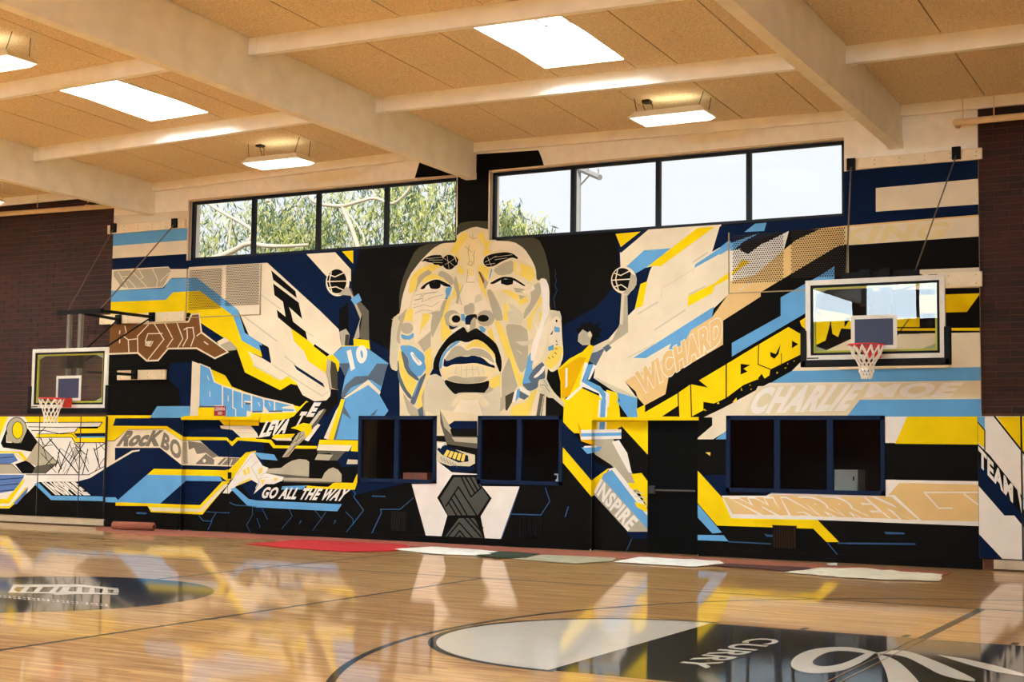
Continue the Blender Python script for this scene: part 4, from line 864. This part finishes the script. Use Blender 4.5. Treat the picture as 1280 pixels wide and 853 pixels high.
# ---------------------------------------------------------------- perforated vent panels, foot vents
def perforated(name, lab, tl, br, blocks):
    a, b = P(*tl, YW), P(*br, YW); x0, x1, z0, z1 = a.x, b.x, b.z, a.z
    o = tag(empty(name, (x0, YW, z0)), lab, 'vent panel', 'perforated vent panels in the mural')
    mb = MB(); w, e = 0.015, 0.02
    mb.box(x0-w, x0, YW-e, YW, z0, z1); mb.box(x1, x1+w, YW-e, YW, z0, z1); mb.box(x0-w, x1+w, YW-e, YW, z0-w, z0)
    mb.build('frame', mat('panel_edge', (150, 128, 88), 0.6), o)
    for bl in blocks:
        c0, c1 = P(bl[0], bl[1], YW), P(bl[2], bl[3], YW); mb = MB(); st = 0.037; r = 0.0125; row = 0; z = c1.z
        while z < c0.z:
            x = c0.x+(st/2 if row % 2 else 0)
            while x < c1.x:
                mb.add([(x+r*math.cos(k*math.pi/3), YW-0.017, z+r*math.sin(k*math.pi/3)) for k in range(6)], [tuple(range(6))[::-1]]); x += st
            z += st*0.87; row += 1
        mb.build('perforation', mat('hole_dark', (40, 28, 18), 0.9), o, kind='stuff')
    return o
perforated('vent_panel', 'perforated vent panel over yellow and blue ribbons near the brown letters', (235, 336), (325, 393), [(238, 338, 277, 385), (284, 333, 324, 380)])
perforated('vent_panel', 'perforated vent panel over tan and black bands under the plain sky windows', (912, 291), (1060, 360), [(917, 293, 980, 351), (990, 288, 1057, 344)])
def foot_vent(lab, x0, y0, x1, y1, ncol, col):
    a, b = P(x0, y0, YW), P(x1, y1, YW); m = mat('vent_'+col[0], col[1], 0.7, spec=0.05)
    o = tag(empty('floor_vent', (a.x, YW, b.z)), lab, 'vent', 'vents at the foot of the mural'); mb = MB()
    for k in range(ncol):
        x = a.x+(b.x-a.x)*(k+0.3)/ncol; mb.box(x, x+(b.x-a.x)/ncol*0.45, YW-0.03, YW-0.016, b.z, a.z)
    mb.build('slat', m, o, kind='stuff'); MB().box(a.x-0.01, b.x+0.01, YW-0.015, YW-0.013, b.z-0.01, a.z+0.01).build('backing', black, o)
    MB().box(a.x-0.015, b.x+0.015, YW-0.034, YW-0.012, a.z, a.z+0.018).build('top_rail', m, o)
foot_vent('rusty brown vent grille below the yellow band', 967, 658, 995, 686, 9, ('rust', (44, 28, 15)))
foot_vent('grey slatted vent beside the white shirt', 490, 641, 508, 664, 6, ('grey', (30, 26, 22))); foot_vent('black slatted vent beside the white shirt', 651, 648, 676, 671, 8, ('black', (12, 11, 10)))
# red sign
a, b = P(269, 508, YW), P(283, 520, YW); sg = empty('safety_sign', (a.x, YW, b.z), 'small red sign with white lettering on the wall', 'sign')
MB().box(a.x, b.x, YW-0.03, YW-0.022, b.z, a.z).build('sign_plate', mat('red_sign', (140, 24, 28), 0.5), sg); mb = MB()
for row, (u0, u1, v0, v1) in enumerate(((0.08, 0.92, 0.55, 0.88), (0.35, 0.7, 0.12, 0.42))):
    for q in text_tris('LEARN' if row == 0 else 'GO', 0.01): mb.add([(a.x+(b.x-a.x)*(u0+(u1-u0)*u), YW-0.032, b.z+(a.z-b.z)*(v0+(v1-v0)*v)) for u, v in q], [(0, 1, 2)])
mb.build('sign_lettering', mat('sign_white', (230, 222, 214), 0.5), sg)
# lintel ledge over the left doors
tag(MB().box(-18.45, -16.58, YW-0.04, YW-0.02, 2.10, 2.16).build('trim_1', paint_mat('Y')), kind='structure'); tag(MB().box(-9.83, -7.97, YW-0.03, YW-0.02, 2.10, 2.15).build('trim_2', paint_mat('Y')), kind='structure')
tag(MB().box(-34, PADX[-1], 20.96, 21.05, 0.02, 0.15).build('baseboard_left', mat('cream_base', (176, 160, 134), 0.6)), kind='structure'); tag(MB().box(PADR[0]+0.2, 10, 20.96, 21.05, 0.02, 0.15).build('baseboard_right', mat('cream_base', (176, 160, 134))), kind='structure')
tag(MB().box(XL, -18.45, YW-0.03, YW-0.016, 0.0, 0.12).box(-16.58, -9.83, YW-0.03, YW-0.016, 0, 0.12).box(-7.97, XR, YW-0.03, YW-0.016, 0, 0.12).build('baseboard_back', mat('black_base', (13, 11, 10), 0.7, spec=0.04)), kind='structure')
# ---------------------------------------------------------------- backing boards and pipes
def board(lab, x0, x1, z0, z1, th=0.05):
    o = MB().box(x0, x1, YW-0.016-th, YW-0.014, z0, z1).build('mounting_board', mat('cream_board', (228, 208, 172), 0.6)); md = o.modifiers.new('edge', 'BEVEL'); md.width = 0.006
    tag(o, lab, 'board', 'cream boards that carry the hoops')
    mb = MB(); n_ = max(2, int((x1-x0)/0.35))
    for k in range(n_+1):
        x = x0+0.08+(x1-x0-0.16)*k/n_
        for z in (z0+0.05, z1-0.05): mb.tube([(x, YW-0.02-th, z), (x, YW-0.014-th, z)], 0.008, 6)
    mb.build('bolt', mat('bolt_dark', (90, 74, 54), 0.5), o, kind='stuff'); return o
zt = lambda x, y: P(x, y, YW).z
boards = [board('long cream board under the beam end carrying two chain brackets', P(1056, 205, YW).x+0.02, P(1228.5, 190, YW).x, zt(1140, 207), zt(1140, 193)),
          board('cream board at top of the blue stripe carrying two chain brackets', P(137, 286, YW).x, P(233, 280, YW).x, zt(190, 289), zt(190, 278)),
          board('cream board above brown letters carrying two strut brackets', P(127, 402, YW).x, P(233, 396, YW).x, zt(180, 404), zt(180, 392)),
          board('short cream board on black field carrying one strut bracket', P(149, 470, YW).x, P(209, 470, YW).x, zt(180, 475), zt(180, 463)),
          board('cream board behind top of the big backboard by brick edge', P(1080, 350, YW).x, P(1228.5, 345, YW).x, zt(1200, 360), zt(1200, 341)),
          board('cream board seen under the black backboard padding', P(1050, 455, YW).x, P(1187, 455, YW).x, zt(1120, 461), zt(1120, 448))]
pipem = mat('cream_pipe', (222, 194, 148), 0.45)
def pipe(lab, pts_, xh):
    o = empty('ceiling_pipe', pts_[0], lab, 'pipe'); MB().tube(pts_, 0.05, 12).build('pipe_run', pipem, o, smooth=True)
    for x in xh:
        zc = ceilz(x, 20.8); MB().torus((x, 20.8, 6.39), 0.055, 0.007, 12, 5).tube([(x, 20.8, 6.44), (x, 20.8, zc+0.01)], 0.008, 6).build('pipe_hanger', pipem, o)
pipe('cream pipe hung below ceiling over the brick by the TEAM pad', [(-3.98, 20.97, 6.39), (-3.98, 20.8, 6.39), (-3.9, 20.8, 6.39), (9.8, 20.8, 6.42)], (-3.88, -3.45, -1.5))
pipe('cream pipe hung below ceiling beyond the brown letters over brick', [(-20.2, 20.8, 6.33), (-26, 20.8, 6.42), (-33.8, 20.8, 6.42)], (-22.3, -20.9))
# ---------------------------------------------------------------- basketball hoops
redm = mat('red_rim', (196, 34, 28), 0.4); netm = mat('white_net', (232, 226, 212), 0.7); bbg = glass('backboard_glass', (0.95, 0.96, 0.94), 0.7)
bwhite = mat('backboard_white', (204, 199, 186), 0.5); navyp = mat('navy_panel', (26, 32, 62), 0.5); padblk = mat('backboard_padding', (10, 10, 13), 0.6, spec=0.12); lime = mat('lime_edge', (176, 176, 40), 0.4)
def hoop(lab, xc, zb, Y, bunched):
    w, hgt = 0.915, 1.07; zt_ = zb+hgt; o = empty('basketball_hoop', (xc, Y, zb), lab, 'basketball hoop', 'wall mounted basketball hoops')
    bb = MB().box(xc-w, xc+w, Y, Y+0.012, zb, zt_).build('backboard', bbg, o)
    mb = MB(); f = 0.055
    def ring(mb, x0, x1, z0, z1, f, y0, y1): mb.box(x0, x1, y0, y1, z0, z0+f).box(x0, x1, y0, y1, z1-f, z1).box(x0, x0+f, y0, y1, z0+f, z1-f).box(x1-f, x1, y0, y1, z0+f, z1-f)
    ring(mb, xc-w-0.01, xc+w+0.01, zb-0.01, zt_+0.01, 0.068, Y-0.014, Y+0.03); mb.build('board_frame', bwhite, bb)
    mb = MB(); ring(mb, xc-w+0.058, xc+w-0.058, zb+0.058, zt_-0.058, 0.034, Y-0.006, Y+0.022); mb.build('inner_edge', padblk, bb)
    mb = MB(); ring(mb, xc-w+0.094, xc+w-0.094, zb+0.094, zt_-0.094, 0.026, Y+0.012, Y+0.05); mb.build('rear_edge', lime, bb)
    for sx in (-1, 1):
        for (za, sz) in ((zb+0.095, 1), (zt_-0.095, -1)):
            xa = xc+sx*(w-0.095); MB().add([(xa, Y+0.02, za), (xa-sx*0.26, Y+0.02, za), (xa, Y+0.02, za+sz*0.10), (xa, Y+0.03, za), (xa-sx*0.26, Y+0.03, za), (xa, Y+0.03, za+sz*0.10)], [(0, 1, 2), (5, 4, 3), (0, 3, 4, 1), (1, 4, 5, 2), (2, 5, 3, 0)]).build('corner_plate', mat('corner_plate', (150, 160, 120), 0.4), bb)
    MB().box(xc-w+0.01, xc-w+0.17, Y-0.016, Y-0.0145, zb+0.012, zb+0.028).build('maker_mark', padblk, bb)
    t0 = zb+0.125
    mb = MB(); ring(mb, xc-0.305, xc+0.305, t0, t0+0.455, 0.05, Y-0.008, Y-0.001); mb.build('target_border', bwhite, bb)
    MB().box(xc-0.255, xc+0.255, Y-0.007, Y-0.001, t0+0.05, t0+0.405).build('target_square', navyp, bb)
    mb = MB(); mb.box(xc-w-0.075, xc+w+0.075, Y-0.035, Y+0.055, zb-0.10, zb-0.004)
    for s in (-1, 1): a_, b_ = sorted((xc+s*(w-0.004), xc+s*(w+0.08))); mb.box(a_, b_, Y-0.035, Y+0.055, zb-0.10, zb+0.40)
    pd = mb.build('bottom_padding', padblk, o); md = pd.modifiers.new('soft', 'BEVEL'); md.width = 0.015; md.segments = 3
    rz = zb+0.155; rc = (xc, Y-0.40, rz)
    rim = MB().torus(rc, 0.2286, 0.010, 36, 8).build('rim', redm, o, smooth=True)
    mb = MB(); mb.box(xc-0.10, xc+0.10, Y-0.175, Y-0.009, rz-0.022, rz+0.012); mb.box(xc-0.10, xc+0.10, Y-0.03, Y-0.008, rz-0.15, rz+0.02)
    for s in (-1, 1): mb.tube([(xc+s*0.09, Y-0.03, rz-0.12), (xc+s*0.15, Y-0.24, rz-0.012)], 0.011, 8)
    mb.build('rim_bracket', redm, rim)
    mb = MB(); n_ = 12; prof = [(0.222, 0.0), (0.19, -0.10), (0.15, -0.19), (0.125, -0.27), (0.115, -0.34), (0.118, -0.42)]
    if bunched: prof = [(0.222, 0.0), (0.18, -0.11), (0.125, -0.20), (0.10, -0.245), (0.085, -0.29), (0.095, -0.33), (0.075, -0.37), (0.06, -0.43)]
    for k in range(n_):
        for sgn in (-1, 1):
            pp = [(rc[0]+r_*math.cos(2*math.pi*(k+sgn*0.5*i)/n_), rc[1]+r_*math.sin(2*math.pi*(k+sgn*0.5*i)/n_), rc[2]-0.012+z_) for i, (r_, z_) in enumerate(prof)]
            mb.tube(pp, 0.0095 if bunched else 0.0075, 5, cap=False)
    mb.build('net', netm, o)
    return o
def chain(name, a, b, parent, m): MB().tube([a, b], 0.011, 6).build(name, m, parent)
chm = mat('dull_chain', (104, 92, 74), 0.5, metal=0.4); YB = 18.85
hb = lambda x0, x1, yt, yb: None
k_ = P(1008.3, 449.5, YB); zbR = (P(1010, 449.5, YB).z+P(1178, 447.5, YB).z)/2
hR = hoop('glass basketball hoop with black padding before the yellow letters', (P(1009, 400, YB).x+P(1179.5, 400, YB).x)/2, zbR, YB, True)
zbL = (P(41, 511, YB).z+P(130, 509, YB).z)/2; hL = hoop('lowered glass basketball hoop with black padding before the brick wall', (P(41, 475, YB).x+P(133, 475, YB).x)/2, zbL, YB, False)
def bracket(parent, q):
    MB().box(q.x-0.06, q.x+0.06, YW-0.12, YW-0.0665, q.z-0.09, q.z+0.09).build('wall_bracket', black, parent)
def support(o, xc, zb, bar_z, bar, post, wallb, chains, bracez, lowwall):
    zt_ = zb+1.07; yb = YB+0.16
    MB().box(bar[0], bar[1], yb-0.04, yb+0.04, bar_z-0.04, bar_z+0.04).build('cross_bar', black, o)
    for x in post:
        MB().box(x-0.035, x+0.035, yb-0.035, yb+0.035, zb+0.45, bar_z-0.03).build('upright', steel if bar_z-zt_ > 0.2 else black, o)
        MB().box(x-0.07, x+0.07, YB+0.06, yb+0.05, zt_-0.35, zt_-0.02 if bar_z-zt_ > 0.2 else bar_z+0.07).build('mount_plate', black, o)
    for (x, q) in wallb:
        MB().tube([(x, yb, bar_z), (q.x, YW-0.1, q.z)], 0.03, 8).build('strut', black, o); bracket(o, q)
        MB().tube([(q.x, YW-0.09, q.z), (xc+(0.2 if q.x > xc else -0.1), yb, bracez)], 0.016, 6).build('brace', black, o)
    for (x, q) in chains:
        chain('chain', (x, yb, bar_z+0.03), (q.x, YW-0.1, q.z-0.03), o, chm); bracket(o, q)
    for (x, z, q) in lowwall: MB().tube([(x, yb, z), (q.x, YW-0.1, q.z)], 0.028, 8).build('strut', black, o); bracket(o, q)
xcL, xcR = hL.location.x, hR.location.x
BL = P(100, 390, YB+0.16); br0, br1 = P(73, 390, YB+0.16).x, P(128, 390, YB+0.16).x
support(hL, xcL, zbL, BL.z, (br0, br1), (P(87, 410, YB+0.16).x, P(101, 410, YB+0.16).x), [(P(95, 393, YB+.16).x, P(152, 400, YW)), (br1, P(194, 397, YW))], [(P(85, 388, YB+.16).x, P(146, 286, YW)), (br1-0.05, P(222, 280, YW))], zbL+0.85, [(P(110, 465, YB+.16).x, P(110, 465, YB+.16).z, P(172, 469, YW))])
BR = P(1110, 343, YB+0.16)
support(hR, xcR, zbR, BR.z, (P(1052, 343, YB+.16).x, P(1148, 343, YB+.16).x), (P(1083, 345, YB+.16).x, P(1108, 345, YB+.16).x), [(P(1060, 343, YB+.16).x, P(1094, 352, YW)), (P(1140, 343, YB+.16).x, P(1168, 352, YW))], [(P(1058, 341, YB+.16).x, P(1066, 207, YW)), (P(1144, 341, YB+.16).x, P(1197, 193, YW))], zbR+0.9, [])
# ---------------------------------------------------------------- hanging lamps
hous = mat('lamp_housing', (236, 228, 208), 0.5); lens = emit('lamp_lens', (1.0, 0.93, 0.78), LAMP)
def lamp(lab, x, y, zb, L=1.22, wd=0.56):
    o = empty('hanging_light', (x, y, zb), lab, 'ceiling light', 'hanging lamps under the ceiling'); mb = MB(); h = 0.10
    a, b = L/2, wd/2
    v = [(x-a+0.1, y-b+0.06, zb+h), (x+a-0.1, y-b+0.06, zb+h), (x-a+0.1, y+b-0.06, zb+h), (x+a-0.1, y+b-0.06, zb+h)]
    lo = [(x-a, y-b, zb), (x+a, y-b, zb), (x-a, y+b, zb), (x+a, y+b, zb)]
    mb.hexa(lo+v); mb.build('housing', hous, o)
    ln = MB().hexa([(x-a+0.10, y-b+0.07, zb-0.045), (x+a-0.10, y-b+0.07, zb-0.045), (x-a+0.10, y+b-0.07, zb-0.045), (x+a-0.10, y+b-0.07, zb-0.045), (x-a+0.03, y-b+0.03, zb-0.002), (x+a-0.03, y-b+0.03, zb-0.002), (x-a+0.03, y+b-0.03, zb-0.002), (x+a-0.03, y+b-0.03, zb-0.002)]).build('lens', lens, o)
    MB().box(x-a+0.25, x+a-0.25, y-0.08, y+0.08, zb+h, zb+h+0.012).build('top_slot', emit('lamp_top_slot', (1.0, 0.93, 0.66), 5.0), o)
    MB().box(x-a+0.1, x+a-0.1, y-0.012, y+0.012, zb-0.056, zb-0.044).build('lens_rib', hous, o)
    for sx in (-1, 1):
        for sy in (-1, 1): MB().tube([(x+sx*(a-0.12), y+sy*(b-0.08), zb+h), (x+sx*(a-0.06), y+sy*(b-0.12), ceilz(x, y)+0.01)], 0.006, 5).build('hanger_wire', mat('hanger_wire', (70, 54, 34), 0.5), o)
    zc = ceilz(x, y); mb = MB(); mb.box(x-a+0.14, x-a+0.26, y-0.06, y+0.06, zc-0.04, zc+0.005); mb.tube([(x-a+0.22, y, zc-0.03), (x-a+0.30, y-0.02, zc-0.08), (x-a+0.30, y-0.02, zb+h+0.04), (x-a+0.24, y, zb+h-0.005)], 0.008, 6); mb.build('power_cord', mat('cord', (46, 34, 22), 0.6), o)
lamp('hanging lamp below the panels between the sky windows and bright skylight', -7.80, 19.42, 6.55); lamp('hanging lamp below the panels above the leafy windows', -15.10, 19.45, 6.50)
lamp('hanging lamp beside the deep beam in the row of panels without skylights', -15.28, 13.35, 6.74); lamp('hanging lamp above the cream pipe by the brick wall', -22.9, 19.7, 6.42)
# ---------------------------------------------------------------- paper and drop cloths along the wall
def sheet(name, lab, cat, col, pp, zz=0.006, jag=0.0, seed=1, group=None, th=0.004, flat=False):
    rnd = random.Random(seed); q = [tuple(PF(*a, 0.0))[:2] for a in pts(pp)]; out = []
    for a, b in zip(q, q[1:]+q[:1]):
        n_ = max(1, int(math.dist(a, b)/0.14)) if jag else 1
        for k in range(n_): out.append((a[0]+(b[0]-a[0])*k/n_+rnd.uniform(-jag, jag)*0.3, min(a[1]+(b[1]-a[1])*k/n_+rnd.uniform(-jag, jag), 20.965)))
    bm = bmesh.new(); f = bm.faces.new([bm.verts.new((x, y, zz+th)) for x, y in out]); bmesh.ops.triangulate(bm, faces=[f])
    for _ in range(2): bmesh.ops.subdivide_edges(bm, edges=[e for e in bm.edges if e.calc_length() > 0.25], cuts=1, use_grid_fill=True); bmesh.ops.triangulate(bm, faces=bm.faces)
    for v in bm.verts:
        if jag and not flat and not v.is_boundary: v.co.z += rnd.uniform(0.0, jag*0.5)
    r = bmesh.ops.extrude_face_region(bm, geom=bm.faces[:]); 
    for v in [g for g in r['geom'] if isinstance(g, bmesh.types.BMVert)]: v.co.z = 0.0 if flat else zz-0.003
    bmesh.ops.recalc_face_normals(bm, faces=bm.faces); me = bpy.data.meshes.new(name); bm.to_mesh(me); bm.free(); me.materials.append(mat('cloth_'+col[0], col[1], 0.9, noise=0.12, nscale=5, bump=0.2, bscale=20))
    o = bpy.data.objects.new(name, me); C.objects.link(o); return tag(o, lab, cat, group)
sheet('masking_paper', 'pinkish masking paper strip lying along the foot of the mural', 'paper', ('pink', (146, 82, 62)), '118,652 165,655 320,666 440,674 626,684 872,697 1060,708 1190,716 1172,724 1000,715 870,704 700,695 520,684 330,674 155,668 120,663', 0.004, 0.02, 2, flat=True)
G = 'drop cloths along the foot of the mural'
sheet('drop_cloth', 'bright red cloth spread on the floor near the lettering GO ALL THE WAY', 'cloth', ('red', (164, 10, 18)), '308,681 380,676 505,682 515,686 490,690 430,691 345,685', 0.013, 0.02, 3, G)
sheet('drop_cloth', 'white cloth on the floor below the painted tie', 'cloth', ('white', (226, 222, 210)), '490,688 540,685 600,689 650,694 600,696 545,694', 0.016, 0.02, 4, G)
sheet('drop_cloth', 'dark green cloth on the floor between white and grey cloths', 'cloth', ('green', (30, 44, 24)), '595,696 625,691 675,694 655,700 625,699', 0.019, 0.02, 5, G)
sheet('drop_cloth', 'grey speckled cloth on the floor between green cloth and door', 'cloth', ('grey', (150, 144, 118)), '640,700 680,695 770,699 765,703 720,706', 0.013, 0.02, 6, G)
sheet('drop_cloth', 'white cloth on the floor in front of the black door', 'cloth', ('white', (226, 222, 210)), '768,704 800,698 900,703 905,706 870,710', 0.016, 0.02, 7, G)
sheet('drop_cloth', 'dark brown cloth on the floor under the painted yellow band', 'cloth', ('brown', (66, 34, 26)), '885,708 910,706 1010,711 1020,714 990,716', 0.013, 0.02, 8, G)
sheet('drop_cloth', 'crumpled cream cloth on the floor below the tan letters', 'cloth', ('cream', (222, 212, 186)), '982,717 1030,712 1080,713 1178,720 1176,728 1110,726 1050,723', 0.016, 0.04, 9, G)
sheet('paper_scrap', 'small crumpled white scrap on the masking paper', 'paper', ('scrap', (232, 228, 220)), '1033,707 1045,706 1047,709 1036,709', 0.022, 0.03, 10)
rl = P(120, 655, 20.5); a, b = PF(120, 664), PF(162, 660); ro = empty('paper_roll', (a.x, a.y, 0), 'loose roll of pinkish paper at the mural corner', 'paper roll')
MB().tube([(a.x, 20.35, 0.09), (a.x+0.9, 20.45, 0.09)], 0.075, 14).build('rolled_paper', mat('cloth_pink', (146, 82, 62)), ro, smooth=True); MB().tube([(a.x+0.88, 20.448, 0.09), (a.x+0.905, 20.451, 0.09)], 0.03, 10).build('core', black, ro)
# ---------------------------------------------------------------- outdoors
grd = tag(MB().box(-90, 40, 25.2, 120, -0.3, -0.1).build('ground', mat('dry_ground', (150, 140, 110), 0.9)), kind='structure')
barkm = mat('pale_bark', (214, 200, 180), 0.8, noise=0.15, nscale=3)
def leafmat(i, c_):
    m = mat('leaf_%d' % i, c_, 0.6, noise=0.2, nscale=1.5); nt = m.node_tree; b = nt.nodes['Principled BSDF']
    tl = nt.nodes.new('ShaderNodeBsdfTranslucent'); mx = nt.nodes.new('ShaderNodeMixShader'); mx.inputs[0].default_value = 0.45
    src = b.inputs['Base Color'].links[0].from_socket; nt.links.new(src, tl.inputs[0]); nt.links.new(b.outputs[0], mx.inputs[1]); nt.links.new(tl.outputs[0], mx.inputs[2]); nt.links.new(mx.outputs[0], nt.nodes['Material Output'].inputs[0]); return m
lms = [leafmat(0, (190, 200, 116)), leafmat(1, (222, 220, 140)), leafmat(2, (96, 118, 70)), leafmat(3, (242, 238, 190)), leafmat(4, (92, 120, 108))]
def tree(lab, base, trunk, branches, clusters, n, seed, size=0.26, mats_=None, droop=0.8):
    rnd = random.Random(seed); o = empty('tree', base, lab, 'tree', 'trees outside the windows')
    MB().tube(trunk, 0.28, 10, r2=0.16).build('trunk', barkm, o, smooth=True)
    for b_, r0, r1 in branches: r0, r1 = r0*0.5, r1*0.5; MB().tube(smooth3(b_), r0, 8, r2=r1).build('branch', barkm, o, smooth=True)
    mb = MB(); tot = sum(c_[3] for c_ in clusters)
    for (cx, cy, cz, wgt, rx, ry, rz) in clusters:
        for _ in range(int(n*wgt/tot/9)):
            while True:
                u = [rnd.uniform(-1, 1) for _ in range(3)]
                if sum(t_*t_ for t_ in u) < 1: break
            q0 = Vector((cx+u[0]*rx, cy+u[1]*ry, cz+u[2]*rz)); mi = rnd.choices(range(5), weights=(5, 3, 6, 2, 4))[0]; dr = Vector((rnd.gauss(0, .25), rnd.gauss(0, .25), -1))
            for k in range(9):
                q = q0+dr*(0.06*k)+Vector((rnd.gauss(0, .05), rnd.gauss(0, .05), rnd.gauss(0, .03))); d = Vector((rnd.gauss(0, .45), rnd.gauss(0, .45), -droop+rnd.gauss(0, .3))).normalized(); L_ = size*rnd.uniform(0.6, 1.3)
                s = d.cross(Vector((rnd.gauss(0, 1), rnd.gauss(0, 1), rnd.gauss(0, 1)))).normalized()*L_*0.09
                mb.add([q, q+d*L_*0.5+s, q+d*L_, q+d*L_*0.5-s], [(0, 1, 2, 3)], mi if rnd.random() < 0.8 else rnd.randrange(5))
    mb.build('foliage', mats_ or lms, o, kind='stuff')
def smooth3(pp):
    pp = [Vector(q) for q in pp]
    for _ in range(2):
        out = [pp[0]]
        for a, b in zip(pp, pp[1:]): out += [a*0.75+b*0.25, a*0.25+b*0.75]
        pp = out+[pp[-1]]
    return pp
def B(Y, t_): return [P(x, y, Y) for x, y in pts(t_)]
def cl(x, y, Y, w, rx, ry, rz): q = P(x, y, Y); return (q.x, q.y, q.z, w, rx, ry, rz)
TY = 28.0
tb = P(470, 380, TY); 
tree('pale barked eucalyptus with drooping leaves outside the leafy windows', (tb.x, TY, -0.1), [(tb.x, TY, -0.1), (tb.x+0.2, TY, 2.5), P(452, 330, TY)],
     [(B(TY, '452,330 442,290 430,265 428,258'), 0.13, 0.09), (B(TY, '428,258 400,256 388,250 385,240 400,225'), 0.10, 0.05), (B(TY, '428,258 450,252 470,246 490,258 510,240 515,225'), 0.10, 0.05), (B(TY, '450,330 458,300 445,280 432,262'), 0.05, 0.03), (B(TY, '470,246 460,230 455,215'), 0.05, 0.03), (B(TY, '385,245 375,250 370,270'), 0.04, 0.02)],
     [cl(380, 285, 29, 5, 1.3, 1, 1.0), cl(430, 285, 29.5, 5, 1.6, 1, 1.2), cl(500, 280, 29, 6, 1.6, 1, 1.3), cl(550, 255, 29, 6, 1.3, 1, 1.4), cl(460, 240, 30, 4, 1.8, 1, .7), cl(360, 262, 29.5, 4, 1.2, 1, .8), cl(550, 285, 30, 3, 1.2, 1, .9), cl(400, 300, 31, 3, 2, 1, .6), cl(520, 230, 30, 3, 1.5, 1, .5)], 8800, 11, 0.2)
tb = P(230, 420, TY)
tree('leaning eucalyptus with one heavy pale limb by the window edge', (tb.x, TY, -0.1), [(tb.x, TY, -0.1), (tb.x, TY, 3.2), P(236, 335, TY)],
     [(B(TY, '236,335 262,325 290,315 310,303 330,308 360,308 385,306'), 0.2, 0.06), (B(TY, '310,303 318,290 305,280 285,270 262,256 248,246'), 0.11, 0.07), (B(TY, '290,274 287,295 286,310'), 0.06, 0.05), (B(TY, '330,252 338,250 345,262'), 0.04, 0.02)],
     [cl(252, 270, 29, 2, .5, .8, .7), cl(275, 300, 29.5, 3, .9, .8, .5), cl(305, 275, 30, 3, .8, .8, .6), cl(335, 270, 30, 4, .8, .8, .8), cl(300, 250, 31, 1, .9, .8, .5), cl(345, 295, 30, 3, .9, .8, .5), cl(250, 310, 30, 1.2, .7, .6, .5)], 2300, 12, 0.2)
tb = P(640, 380, 34)
tree('round grey green tree low in the plain sky window', (tb.x, 34, -0.1), [(tb.x, 34, -0.1), (tb.x, 34, 3), P(640, 310, 34)], [(B(34, '640,310 635,285 630,270'), 0.08, 0.03), (B(34, '640,310 655,290 668,280'), 0.08, 0.03)],
     [cl(632, 278, 34, 4, .75, .8, .8), cl(660, 285, 34, 3, .75, .8, .6), cl(640, 300, 34, 4, 1.3, .8, .5), cl(625, 262, 34, 1, .4, .5, .4)], 3000, 13, 0.22)
tb = P(560, 380, 40)
tree('background tree filling the view behind the pale eucalyptus', (tb.x, 40, -0.1), [(tb.x, 40, -0.1), (tb.x, 40, 4), P(520, 320, 40)], [(B(40, '520,320 500,280'), 0.1, 0.05)], [cl(540, 285, 40, 4, 2, 1, 2), cl(480, 285, 40, 4, 2.2, 1, 1.6), cl(420, 290, 40, 4, 2.4, 1, 1.6), cl(360, 290, 40, 3, 2.0, 1, 1.3), cl(500, 240, 40, 2, 2.2, 1, 1)], 1500, 14, 0.3)
# utility pole
q0 = P(724, 330, 46); q1 = P(723, 209, 46); up = empty('utility_pole', (q1.x, 46, -0.1), 'grey wooden utility pole with cross arm outside plain sky windows', 'utility pole'); plm = mat('weathered_pole', (150, 148, 150), 0.9)
MB().tube([(q1.x, 46, -0.1), (q1.x, 46, q1.z)], 0.13, 10, r2=0.10).build('pole', plm, up)
c0, c1 = P(722, 210, 46), P(750, 222, 45.2); MB().tube([c0, c1], 0.11, 6).build('cross_arm', plm, up); MB().tube([P(726, 231, 46), P(737, 219, 45.6)], 0.03, 6).build('brace', plm, up)
for x_, y_ in ((735, 214), (748, 217)): MB().tube([P(x_, y_+2, 45.5), P(x_, y_-6, 45.5)], 0.03, 6).build('insulator', plm, up)
